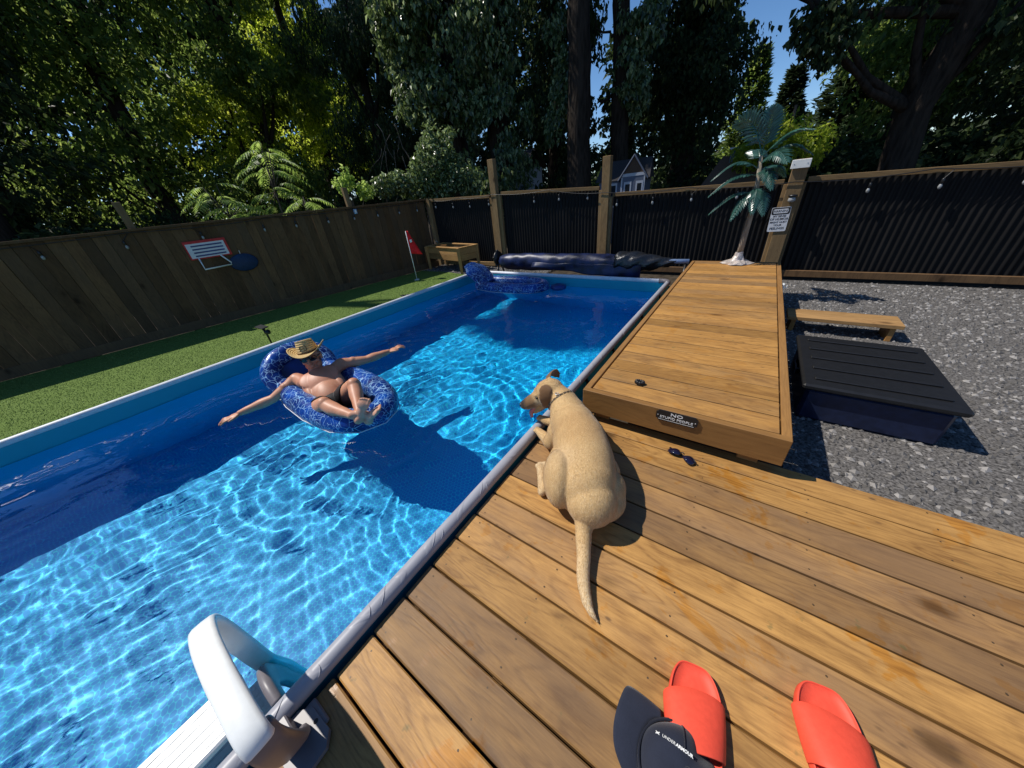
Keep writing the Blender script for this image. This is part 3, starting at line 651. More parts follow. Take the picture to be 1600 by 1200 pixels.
# far woodland behind everything
bl = []; r = random.Random(50)
for az in np.arange(-128, 66, 2.6):
    D = 31+r.uniform(-2.5, 3); hh = (13.5 if -82 < az < -27 else 9.5)*r.uniform(.85, 1.15)
    if -24.5 < az < -19: hh = 3.6
    if -8 < az < 6: hh = 3.4
    for z in np.arange(.6, hh, 1.9):
        bl.append(((.85+D*math.sin(rad(az)), D*math.cos(rad(az)), z), (1.5, 1.5, 1.5), 300))
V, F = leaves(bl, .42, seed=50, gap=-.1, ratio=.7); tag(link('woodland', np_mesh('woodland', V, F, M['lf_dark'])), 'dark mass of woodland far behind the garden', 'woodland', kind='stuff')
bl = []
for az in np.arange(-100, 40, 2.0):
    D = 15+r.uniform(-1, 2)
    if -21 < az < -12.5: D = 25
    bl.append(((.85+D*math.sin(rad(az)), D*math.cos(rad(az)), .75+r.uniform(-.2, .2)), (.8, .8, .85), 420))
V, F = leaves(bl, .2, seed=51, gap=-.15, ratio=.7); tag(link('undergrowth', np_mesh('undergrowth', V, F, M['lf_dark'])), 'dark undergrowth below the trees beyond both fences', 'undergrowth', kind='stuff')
# --- near bushes over the fences
tree('ivy_bush', 'sunlit ivy bush spilling over the corner of the two fences', 'bush', (-6.9, 6.9, G_), (-6.6, 6.9, 2.3), .09,
     [((-6.45, 7.0, 2.15), (.55, .5, .55), 1100), ((-6.0, 7.15, 2.0), (.5, .45, .5), 900), ((-6.75, 6.7, 1.75), (.5, .45, .4), 800), ((-6.3, 7.0, 1.6), (.6, .35, .3), 700), ((-5.5, 7.3, 1.7), (.45, .4, .35), 500), ((-6.2, 7.2, 2.75), (.4, .4, .35), 450)], M['lf_ivy'], .095, group='bushes over the fences', seed=61, gap=.0, ratio=.75, bark='bark2')
tree('ivy_bush', 'small pale bush above the fence post on the board fence', 'bush', (-7.1, 4.9, G_), (-7.05, 4.9, 1.9), .04,
     [((-7.0, 4.75, 1.93), (.24, .24, .26), 330), ((-6.85, 5.15, 1.7), (.2, .2, .2), 200)], M['lf_sumac'], .08, group='bushes over the fences', seed=62, gap=-.1, ratio=.8, bark='bark2')
tree('ivy_bush', 'low bush over the board fence beside the ivy bush', 'bush', (-7.1, 5.8, G_), (-7.0, 5.8, 1.9), .04,
     [((-6.95, 5.75, 1.78), (.3, .3, .25), 420), ((-6.9, 6.25, 1.85), (.3, .3, .28), 420)], M['lf_ivy'], .09, group='bushes over the fences', seed=63, gap=-.1, ratio=.8, bark='bark2')
# sapling with compound leaves
def sapling(label, base, fronds, seed):
    base = Vector(base); t = thing('sumac_sapling', label, 'sapling', base, 0, 'saplings behind the board fence'); r = random.Random(seed); 
    tops = [Vector(f[0]) for f in fronds]; cz = sum((p for p in tops), Vector())/len(tops)
    mb = MB(); mb.tube([(0, 0, 0), (cz-base)*.6, cz-base+Vector((0, 0, .1))], [.03, .022, .012], 7)
    for p, d, L in fronds: mb.tube([(cz-base)*.85, Vector(p)-base], [.01, .006], 5)
    mb.build('stem', M['bark2'], t, smooth=True)
    for p, d, L in fronds:
        p = Vector(p)-base; d = Vector(d).normalized(); side = d.cross(Vector((0, 0, 1))).normalized(); mb = MB(); n = 11; q = []
        for i in range(n+1):
            f = i/n; q.append(p+d*(L*f)+Vector((0, 0, .16*L*f-.62*L*f*f)))
        mb.tube(q, [.005*(1-.6*i/n) for i in range(n+1)], 4)
        for i in range(1, n+1):
            tg = (q[i]-q[i-1]).normalized(); ll = L*.34*math.sin(.35+2.5*i/n)*r.uniform(.85, 1.1)
            for s in (-1, 1):
                dd = (side*s+tg*.45+Vector((0, 0, -.28+r.uniform(-.15, .1)))).normalized(); nn = dd.cross(tg).normalized(); w = tg*ll*.16; m_ = q[i]+dd*ll*.4
                mb.add([q[i], m_+w+Vector((0, 0, .01)), q[i]+dd*ll+Vector((0, 0, -.03)), m_-w+Vector((0, 0, .01))], [(0, 1, 2, 3)])
        mb.build('frond', M['lf_sumac'], t)
    return t
r = random.Random(77)
def fr(cx, cy, cz, n, L, spread, zr):
    out = []
    for i in range(n):
        a = 6.283*i/n+r.uniform(-.4, .4); out.append(((cx+math.cos(a)*spread*.3, cy+math.sin(a)*spread*.3, cz+r.uniform(-zr, zr)), (math.cos(a), math.sin(a), .05), L*r.uniform(.8, 1.2)))
    return out
sapling('tall bright green sapling with feathery compound leaves behind the board fence', (-9.5, 4.2, G_), fr(-9.25, 4.40, 2.75, 7, .60, .3, .22)+fr(-9.25, 4.30, 2.3, 9, .66, .5, .28)+fr(-9.3, 4.15, 1.8, 8, .58, .5, .2), 1)
sapling('short sapling with arching feathery leaves just over the board fence', (-7.9, 4.2, G_), fr(-7.75, 4.15, 1.62, 6, .50, .25, .05), 2)
sapling('leafy sapling at the left edge behind the board fence', (-9.6, 2.9, G_), fr(-9.4, 3.0, 1.95, 8, .65, .5, .2)+fr(-9.3, 3.3, 1.55, 8, .65, .4, .15), 3)
# bare twigs
tw = thing('bare_branches', 'pale bare twigs hanging in front of the dark tree', 'branches', (-9.3, 8.3, 0))
r = random.Random(9)
for i in range(9):
    p = Vector((-.6+r.uniform(-.5, .9), .5+r.uniform(-.3, .3), 2.2+r.uniform(0, 1.6))); d = Vector((r.uniform(-.5, .5), r.uniform(-.2, .2), -.6)); q = [p]
    for k in range(8): d = (d+Vector((r.uniform(-.45, .45), r.uniform(-.2, .2), r.uniform(-.35, .2)))).normalized(); q.append(q[-1]+d*r.uniform(.1, .22))
    mb = MB(); mb.tube(q, [.011*(1-.08*k) for k in range(9)], 5); mb.build('twig', M['twig'], tw, smooth=True)
mb = MB(); mb.tube([(1.0, .3, -.23), (.75, .3, .9), (.62, .3, 1.6), (.3, .4, 2.1), (.12, .4, 2.7), (-.2, .5, 3.0), (-.3, .5, 3.6)], [.03, .024, .02, .016, .014, .011, .008], 7); mb.build('stem', M['bark2'], tw, smooth=True)
# ================================================================= buildings behind
M['siding'] = plain('blue_grey_siding', (.12, .14, .19), .7, .2); M['trim'] = plain('white_trim', (.46, .48, .53), .6, .3, var=.05); M['roof'] = plain('dark_shingle', (.045, .042, .045), .85, .2, var=.35, scale=40)
M['pane'] = plain('window_glass', (.02, .025, .03), .08, .6, var=.02); M['curtain'] = plain('brown_siding', (.10, .06, .04), .7, .2)
hs = thing('small_house', 'small dark blue house with white trimmed windows and a steep gable behind the black fence', 'house', (-2.13, 10.0, G_)); hs.rotation_euler = (0, 0, rad(6)); hs.scale = (.37, .20, .69)
def hb(name, a, b_, mat, p=hs, ch=0): mb = MB(); mb.box(a, b_, ch=ch); return mb.build(name, mat, p)
hb('wall', (-2.5, .6, 0), (.9, 4, 2.36), M['siding']); hb('wall', (-.80, -.02, 0), (.80, .6, 2.40), M['siding'])
mb = MB(); mb.prism([(-.80, 0), (.80, 0), (0, .60)], -.02, .6, M=Matrix.Translation((0, 0, 2.40)) @ Matrix(((1, 0, 0, 0), (0, 0, 1, 0), (0, 1, 0, 0), (0, 0, 0, 1)))); mb.build('gable_wall', M['curtain'], hs)
mb = MB()
for s in (-1, 1): mb.add([(0, -.2, 3.08), (0, 1.9, 3.08), (s*1.02, 1.9, 2.30), (s*1.02, -.2, 2.30), (0, -.2, 3.0), (0, 1.9, 3.0), (s*1.02, 1.9, 2.22), (s*1.02, -.2, 2.22)], [(0, 1, 2, 3), (7, 6, 5, 4), (0, 3, 7, 4), (3, 2, 6, 7), (1, 0, 4, 5), (2, 1, 5, 6)])
mb.build('gable_roof', M['roof'], hs)
mb = MB(); mb.add([(-2.75, .3, 2.28), (1.1, .3, 2.28), (1.0, 2.3, 2.95), (-2.5, 2.3, 2.95), (-2.75, 4.3, 2.28), (1.1, 4.3, 2.28)], [(0, 1, 2, 3), (3, 2, 5, 4), (0, 3, 4), (1, 5, 2)]); mb.build('main_roof', M['roof'], hs)
for s in (-1, 1):
    mb = MB(); mb.tube([(0, -.22, 3.04), (s*1.02, -.22, 2.26)], .035, 4); mb.build('barge_board', M['siding'], hs)
hb('trim_board', (-.82, -.05, 2.37), (.82, -.022, 2.47), M['trim'])
for x0, x1, y in ((-.60, -.08, -.03), (.22, .72, -.03), (-1.75, -1.15, .58)):
    w = hb('window', (x0, y-.03, 1.35), (x1, y, 2.20), M['trim']); hb('pane', (x0+.10, y-.036, 1.42), (x1-.10, y-.031, 2.12), M['pane'], w)
hb('corner_board', (-.82, -.035, 0), (-.72, -.021, 2.36), M['trim']); hb('corner_board', (.73, -.035, 0), (.82, -.021, 2.36), M['trim'])
sh = thing('garden_shed', 'brown shed roof with a small blue chimney box behind the artificial palm', 'shed', (-.05, 11.2, G_))
hb('wall', (-.5, 0, 0), (.9, 1.4, 1.25), M['curtain'], sh)
mb = MB(); mb.add([(-.62, -.12, 1.2), (.95, -.12, 1.2), (.75, .7, 1.86), (-.28, .7, 1.86), (-.62, 1.5, 1.2), (.95, 1.5, 1.2)], [(0, 1, 2, 3), (3, 2, 5, 4), (0, 3, 4), (1, 5, 2)]); mb.build('roof', M['curtain'], sh)
ch = hb('chimney', (-.10, .5, 1.5), (.14, .74, 1.98), M['siding'], sh); hb('cap', (-.14, .46, 1.981), (.18, .78, 2.02), M['trim'], sh)
fbk = thing('house_wall_behind', 'pale house corner glimpsed between leaves beyond the corner', 'house', (-8.6, 13.6, G_)); hb('wall', (0, 0, 0), (.8, 1.5, 2.45), M['trim'], fbk)
mb = MB(); mb.add([(-.15, -.2, 2.45), (.95, -.2, 2.45), (.95, .8, 3.1), (-.15, .8, 3.1), (.95, 1.8, 2.45), (-.15, 1.8, 2.45)], [(0, 1, 2, 3), (3, 2, 4, 5)]); mb.build('roof', M['roof'], fbk)
# ================================================================= organic bodies
def organic(name, mb, voxel, smooth_it, mat, parent, loc=(0, 0, 0), fac=.5):
    me = mb.mesh(name+'_raw', mat); o = bpy.data.objects.new(name+'_raw', me); C.objects.link(o)
    r = o.modifiers.new('r', 'REMESH'); r.mode = 'VOXEL'; r.voxel_size = voxel
    s = o.modifiers.new('s', 'SMOOTH'); s.factor = fac; s.iterations = smooth_it
    dg = bpy.context.evaluated_depsgraph_get(); m2 = bpy.data.meshes.new_from_object(o.evaluated_get(dg)); m2.name = name
    bpy.data.objects.remove(o, do_unlink=True); bpy.data.meshes.remove(me)
    m2.polygons.foreach_set('use_smooth', [True]*len(m2.polygons))
    if not m2.materials: m2.materials.append(mat)
    return link(name, m2, parent, loc)
def chain(mb, pts, rr, n=28, flat=None, up=None):
    """round-ended sweep with finely interpolated (Catmull-Rom) path"""
    P = [Vector(p) for p in pts]; out = []; R_ = []
    for i in range(len(P)-1):
        p0 = P[max(0, i-1)]; p1 = P[i]; p2 = P[i+1]; p3 = P[min(len(P)-1, i+2)]
        for k in range(6):
            t = k/6; out.append(.5*((2*p1)+(p2-p0)*t+(2*p0-5*p1+4*p2-p3)*t*t+(3*p1-p0-3*p2+p3)*t**3)); tt = t*t*(3-2*t); R_.append(rr[i]*(1-tt)+rr[i+1]*tt)
    out.append(P[-1]); R_.append(rr[-1]); mb.tube(out, R_, n, flat=flat, up=up)
    if flat is None: mb.ell(out[0], R_[0], 24, 14); mb.ell(out[-1], R_[-1], 24, 14)
def frame(F, U):
    F = Vector(F).normalized(); U = Vector(U); U = (U-F*U.dot(F)).normalized(); R_ = F.cross(U)
    return Matrix((R_, F, U)).transposed()      # columns: x = right, y = forward, z = up
def patch(name, src, sel, off, mat, parent, thick=.0):
    """garment or hair: copy of the body faces whose centre satisfies sel, pushed outward"""
    me = src.data; bm = bmesh.new(); bm.from_mesh(me); bm.normal_update()
    kill = [f for f in bm.faces if not sel(f.calc_center_median())]; bmesh.ops.delete(bm, geom=kill, context='FACES')
    offv = {v: v.co+v.normal*off for v in bm.verts}
    for v, c_ in offv.items(): v.co = c_
    for _ in range(3): bmesh.ops.smooth_vert(bm, verts=[v for v in bm.verts], factor=.3, use_axis_x=True, use_axis_y=True, use_axis_z=True)
    m2 = bpy.data.meshes.new(name); bm.to_mesh(m2); bm.free(); m2.materials.clear(); m2.materials.append(mat)
    o = link(name, m2, parent, src.location); 
    if thick: s = o.modifiers.new('t', 'SOLIDIFY'); s.thickness = thick; s.offset = 1
    return o
# ------------------------------------------------------------------ dog
DOGP = Vector((.4, 1.05, 0))
def dv(*p): return Vector(p)-DOGP
def mat_coat():
    t = NT('tan_dog_coat'); p = t.coord(); 
    n1 = t.noise(p, 9, 4, .6); n2 = t.noise(t.mapping(p, (1, 1, 1)), 130, 4, .75)
    c = t.ramp(t.math('ADD', t.math('MULTIPLY', n1, .6), t.math('MULTIPLY', n2, .22)), [(.25, (.47, .285, .12)), (.48, (.58, .385, .175)), (.68, (.68, .49, .265))])
    def spot(pt, r0, r1, colr, amt, cc):
        d = t.vmath('DISTANCE', p, tuple(dv(*pt))); d = t.math('ADD', d, t.math('MULTIPLY', t.math('SUBTRACT', n1, .5), .05))
        return t.mix(t.math('MULTIPLY', t.smooth(d, r1, r0), amt), cc, colr)
    sz = t.n('SeparateXYZ'); t.l(p, sz.inputs[0])
    c = t.mix(t.math('MULTIPLY', t.smooth(sz.outputs[2], .085, .02), .7), c, (.66, .54, .36))
    c = spot((.36, .95, .22), .02, .12, (.62, .47, .29), .6, c)
    c = spot((.36, 1.17, .31), .04, .20, (.40, .225, .085), .65, c); c = spot((.53, 1.0, .25), .02, .14, (.44, .27, .115), .4, c); c = spot((.2, 1.36, .27), .02, .09, (.45, .28, .12), .4, c)
    c = spot((-.075, 1.33, .20), .03, .085, (.14, .072, .032), .9, c)
    c = spot((-.135, 1.30, .19), .03, .075, (.024, .016, .013), .97, c)
    c = spot((.0, 1.385, .30), .02, .07, (.40, .23, .10), .6, c)
    c = spot((.01, 1.33, .225), .01, .035, (.62, .48, .3), .6, c)
    t.col(c); t.set(.75, .15); t.b.inputs['Sheen Weight'].default_value = .25; t.b.inputs['Sheen Roughness'].default_value = .5
    t.bump(n2, .35, .004); return t.m
M['coat'] = mat_coat(); M['ear'] = plain('brown_ear_fur', (.15, .078, .035), .8, .1, var=.5, scale=60, bump=.4)
M['nose'] = plain('dog_nose', (.012, .010, .010), .35, .5); M['tongue'] = plain('tongue', (.55, .16, .15), .4, .5); M['paw'] = plain('paw_pad', (.05, .04, .04), .8, .2); M['chain'] = plain('dark_chain', (.16, .155, .15), .35, .5, .8)
M['cream'] = plain('cream_fur', (.68, .57, .40), .8, .1, var=.15, scale=90)
class NTX:
    def __init__(s, m): s.m = m; s.t = m.node_tree
    def ears(s, pts):
        t = s.t; b = t.nodes['Principled BSDF']; src = b.inputs['Base Color'].links[0].from_socket; co = t.nodes.new('ShaderNodeTexCoord').outputs['Object']; acc = None
        for p in pts:
            d = t.nodes.new('ShaderNodeVectorMath'); d.operation = 'DISTANCE'; t.links.new(co, d.inputs[0]); d.inputs[1].default_value = tuple(p)
            if acc is None: acc = d.outputs['Value']
            else: m = t.nodes.new('ShaderNodeMath'); m.operation = 'MINIMUM'; t.links.new(acc, m.inputs[0]); t.links.new(d.outputs['Value'], m.inputs[1]); acc = m.outputs[0]
        r = t.nodes.new('ShaderNodeMapRange'); r.interpolation_type = 'SMOOTHSTEP'; t.links.new(acc, r.inputs[0]); r.inputs[1].default_value = .050; r.inputs[2].default_value = .034
        mx = t.nodes.new('ShaderNodeMix'); mx.data_type = 'RGBA'; t.links.new(r.outputs[0], mx.inputs[0]); t.links.new(src, mx.inputs[6]); mx.inputs[7].default_value = (.17, .088, .038, 1); t.links.new(mx.outputs[2], b.inputs['Base Color']); s.pts = pts
def hairs(name, src, n, length, flow, mat, parent, seed=0, skip=None):
    """short lying hairs over a body: n slim triangles, one stuff mesh"""
    r = np.random.default_rng(seed); me = src.data; nf = len(me.polygons)
    A = np.empty(nf); me.polygons.foreach_get('area', A); Cc = np.empty(nf*3); me.polygons.foreach_get('center', Cc); Cc = Cc.reshape(-1, 3); Nn = np.empty(nf*3); me.polygons.foreach_get('normal', Nn); Nn = Nn.reshape(-1, 3)
    i = r.choice(nf, n, p=A/A.sum()); P = Cc[i]+r.normal(0, .0025, (n, 3)); N_ = Nn[i]
    P = P-N_*((P-Cc[i])*N_).sum(1)[:, None]
    if skip is not None: k = ~skip(P); P = P[k]; N_ = N_[k]; n = len(P)
    fl_ = flow(P); tg = fl_-N_*(fl_*N_).sum(1)[:, None]; tg /= np.linalg.norm(tg, axis=1)[:, None]+1e-6
    d = tg+N_*r.uniform(.06, .3, n)[:, None]+r.normal(0, .13, (n, 3)); d /= np.linalg.norm(d, axis=1)[:, None]
    s = np.cross(d, N_); s /= np.linalg.norm(s, axis=1)[:, None]+1e-6; L = length*r.uniform(.5, 1.3, n)[:, None]; w = .0007
    V = np.concatenate([P-s*w, P+s*w, P+d*L]); F = np.stack([np.arange(n), np.arange(n)+n, np.arange(n)+2*n], 1)
    o = link(name, np_mesh(name, V, F, mat), parent, src.location); return tag(o, kind='stuff')
def mat_hair(name, stops):
    t = NT(name); r = t.n('NewGeometry').outputs['Random Per Island']; t.col(t.ramp(r, stops)); t.set(.6, .2); return t.m
def build_dog():
    root = thing('dog', 'tan short haired dog lying on the deck with its head over the pool rim', 'dog', DOGP)
    mb = MB(); c = lambda pts, rr, **k: chain(mb, [dv(*p) for p in pts], rr, **k)
    # trunk
    c([(.525, .885, .125), (.475, .945, .145), (.415, 1.05, .160), (.345, 1.165, .168), (.265, 1.265, .172), (.20, 1.33, .18)], [.110, .138, .148, .142, .126, .108], n=56)
    mb.ell(dv(.50, .95, .085), (.155, .135, .085), 44, 26); mb.ell(dv(.42, 1.08, .09), (.165, .15, .09), 44, 26); mb.ell(dv(.29, 1.25, .09), (.125, .12, .09), 44, 26)
    mb.ell(dv(.165, 1.285, .17), (.05, .075, .085), 32, 20); mb.ell(dv(.27, 1.345, .16), (.05, .075, .08), 32, 20); mb.ell(dv(.555, .99, .10), (.085, .11, .098), 36, 22)          # far haunch
    # neck and head
    c([(.20, 1.33, .19), (.145, 1.375, .222), (.085, 1.40, .25), (.05, 1.405, .265)], [.108, .090, .074, .062], n=44)
    Hm = frame((-.84, -.50, -.36), (0, 0, 1)); hc = dv(.030, 1.395, .262); HS = 1.28
    hp = lambda x, y, z: hc+Hm @ (Vector((x, y, z))*HS)
    def hell(p, r): mb.ell(hp(*p), [q*HS for q in r], 36, 22, M=Hm)
    hell((0, -.008, .004), (.060, .070, .056)); hell((0, .03, -.012), (.050, .05, .044)); hell((.03, .012, -.018), (.03, .04, .034)); hell((-.03, .012, -.018), (.03, .04, .034))
    mb_t = [(0, .045, -.012), (0, .085, -.022), (0, .118, -.026), (0, .132, -.026)]; chain(mb, [hp(*p) for p in mb_t], [.052, .045, .039, .031])
    chain(mb, [hp(0, .02, -.045), hp(0, .065, -.066), hp(0, .100, -.078)], [.037, .028, .021])   # lower jaw, open
    hell((.022, .045, .018), (.016, .02, .012)); hell((-.022, .045, .018), (.016, .02, .012))     # brows
    # front legs
    c([(.19, 1.235, .13), (.150, 1.205, .065), (.135, 1.212, .05), (.085, 1.235, .052), (.045, 1.250, .058)], [.07, .046, .040, .030, .024])
    for k in (-1, 0, 1): mb.ell(dv(.024-.004*abs(k), 1.256+.014*k, .066-.003*abs(k)), (.019, .0095, .0125), 10, 7)
    c([(.17, 1.36, .13), (.10, 1.352, .09), (.055, 1.346, .078), (.018, 1.343, .083)], [.055, .036, .029, .024])
    for k in (-1, 0, 1): mb.ell(dv(-.004-.004*abs(k), 1.342+.014*k, .090-.003*abs(k)), (.019, .0095, .0125), 10, 7)
    # near hind leg: thigh, knee, shank, hock, foot
    Tm = frame((-.48, .86, .0), (0, 0, 1)); mb.ell(dv(.354, .918, .145), (.078, .135, .135), 44, 28, M=Tm); mb.ell(dv(.300, 1.015, .130), (.052, .070, .105), 36, 22, M=Tm)
    c([(.285, 1.03, .10), (.272, .985, .07), (.272, .925, .04), (.268, .898, .030)], [.058, .042, .028, .025])
    c([(.268, .893, .028), (.232, .948, .026), (.200, .998, .024), (.178, 1.03, .022)], [.024, .021, .022, .024])
    for k in (-1, 0, 1): mb.ell(dv(.158+.010*k+.004*abs(k), 1.052+.012*k-.004*abs(k), .018), (.012, .020, .013), 10, 7, M=Tm)
    c([(.255, 1.00, .03), (.222, 1.03, .022), (.20, 1.06, .02)], [.022, .020, .020])        # other hind foot tucked behind
    mb.ell(dv(.19, 1.072, .018), (.022, .02, .014), 10, 7)
    # tail
    c([(.505, .86, .135), (.528, .805, .085), (.545, .76, .055), (.577, .69, .034), (.608, .615, .028), (.645, .558, .024), (.675, .53, .018), (.705, .516, .010)], [.05, .040, .034, .028, .025, .020, .013, .005])
    # ears: soft flaps grown from the head
    eL = [hp(-.030, -.018, .046), hp(-.056, -.006, .046), hp(-.074, .008, .020), hp(-.077, .020, -.014), hp(-.070, .030, -.046)]
    eR = [hp(.030, -.020, .046), hp(.060, -.032, .052), hp(.088, -.046, .040), hp(.104, -.056, .014), hp(.106, -.060, -.012)]
    chain(mb, eL, [.026, .038, .038, .026, .008], flat=(.20, 1), up=Hm @ Vector((-.9, .1, .45))); chain(mb, eR, [.026, .036, .040, .030, .008], flat=(.20, 1), up=Hm @ Vector((.75, 0, .66)))
    nt = NTX(M['coat']); nt.ears(eL[1:]+eR[1:])
    body = organic('body', mb, .0056, 9, M['coat'], root)
    for s in (-1, 1): m = MB(); m.ell(hp(s*.037, .052, .010), .0085, 12, 8); m.build('eye', M['nose'], root, smooth=True)
    m = MB(); m.ell(hp(0, .146, -.018), (.020, .013, .014), 14, 8, M=Hm); m.build('nose', M['nose'], root, smooth=True)
    m = MB(); chain(m, [hp(0, .055, -.050), hp(-.004, .095, -.060), hp(-.008, .118, -.076), hp(-.008, .126, -.098)], [.014, .016, .015, .010], n=10); m.build('tongue', M['tongue'], root, smooth=True)
    # chain collar
    m = MB(); cc = dv(.128, 1.383, .232); ax = Vector((-.80, .42, .42)).normalized(); u = ax.cross(Vector((0, 0, 1))).normalized(); w = ax.cross(u)
    for k in range(44):
        a = 6.283*k/44; p = cc+(u*math.cos(a)*.0875+w*math.sin(a)*.0875); tq = (-u*math.sin(a)+w*math.cos(a)); nq = (u*math.cos(a)+w*math.sin(a)); o2 = ax if k % 2 else nq
        m.tube([p+tq*.008*math.cos(b)+o2*.0045*math.sin(b) for b in np.linspace(0, 6.283, 9)], .0016, 5)
    m.build('collar', M['chain'], root, smooth=True)
    m = MB(); p = cc+w*(-.095)+u*.0; p = dv(.125, 1.345, .305)
    for k in range(2): m.tube([p+Vector((.012*math.cos(b), .010*math.sin(b)-.008*k, .004*k)) for b in np.linspace(0, 6.283, 13)], .0016, 5)
    m.build('collar_ring', M['steel'], root, smooth=True)
    def flow(P):
        # hair lies from nose to tail
        sp = np.array([dv(-.1, 1.32, .2), dv(.05, 1.40, .27), dv(.2, 1.33, .18), dv(.345, 1.165, .16), dv(.475, .945, .14), dv(.545, .76, .05), dv(.61, .61, .03), dv(.71, .51, .01)]); dirs = np.diff(sp, axis=0); mid = (sp[1:]+sp[:-1])/2
        D = ((P[:, None]-mid[None])**2).sum(2); wgt = np.exp(-D/.01); f = wgt@dirs; return f/(np.linalg.norm(f, axis=1)[:, None]+1e-6)+np.array([0, 0, -.25])
    hairs('fur', body, 110000, .0075, flow, M['hair'], root, 1, skip=lambda P: (np.linalg.norm(P-np.array(dv(-.095, 1.325, .195)), axis=1) < .085) | (np.min([np.linalg.norm(P-np.array(q), axis=1) for q in eL[1:]+eR[1:]], axis=0) < .044))
    m = MB()
    for px, py, pz in ((.552, .772+.09, .052), ): m.ell(dv(.487, .842, .045), (.022, .014, .03), 10, 7)
    m.build('hind_pad', M['paw'], root, smooth=True)
    return root
M['hair'] = mat_hair('tan_fur_strand', [(0, (.42, .25, .10)), (.5, (.59, .395, .18)), (1, (.76, .57, .33))])
build_dog()
# ------------------------------------------------------------------ man in the float
MP = Vector((-1.9, .95, 0))
def mv(*p): return Vector(p)-MP
def mat_skin():
    t = NT('tanned_skin'); p = t.coord(); n1 = t.noise(p, 7, 4, .6); n2 = t.noise(p, 60, 3)
    c = t.ramp(n1, [(.3, (.45, .19, .10)), (.7, (.59, .285, .17))]); c = t.mix(t.math('MULTIPLY', n2, .25), c, (.60, .33, .22))
    for pt, r0, r1, cc, am in (((-2.13, .97, .10), .05, .26, (.50, .17, .10), .6), ((-2.22, .98, .17), .03, .13, (.45, .16, .095), .5), ((-1.15, .85, .06), .03, .16, (.60, .36, .26), .7)):
        d = t.vmath('DISTANCE', p, tuple(mv(*pt))); c = t.mix(t.math('MULTIPLY', t.smooth(d, r1, r0), am), c, cc)
    t.col(c); t.set(.48, .4); t.b.inputs['Subsurface Weight'].default_value = .08; t.b.inputs['Subsurface Scale'].default_value = .02; t.bump(n2, .15, .002); return t.m
M['skin'] = mat_skin(); M['hairgrey'] = plain('short_grey_hair', (.16, .14, .12), .8, .2, var=.3, scale=120, bump=.5)
M['brief'] = plain('black_swimwear', (.015, .014, .016), .6, .3, var=.3, scale=60); M['glass'] = plain('dark_sunglass', (.010, .008, .008), .12, .6)
def mat_straw():
    t = NT('woven_straw'); p = t.coord(); a = t.n('TexWave', bands_direction='DIAGONAL'); t.l(p, a.inputs['Vector']); a.inputs['Scale'].default_value = 55; a.inputs['Distortion'].default_value = 2
    k = t.noise(p, 60, 4); h = t.math('ADD', t.math('MULTIPLY', a.outputs['Fac'], .5), t.math('MULTIPLY', k, .5))
    t.col(t.ramp(h, [(.25, (.42, .26, .09)), (.7, (.72, .53, .24))])); t.set(.65, .25); t.bump(h, .5, .004); return t.m
M['straw'] = mat_straw()
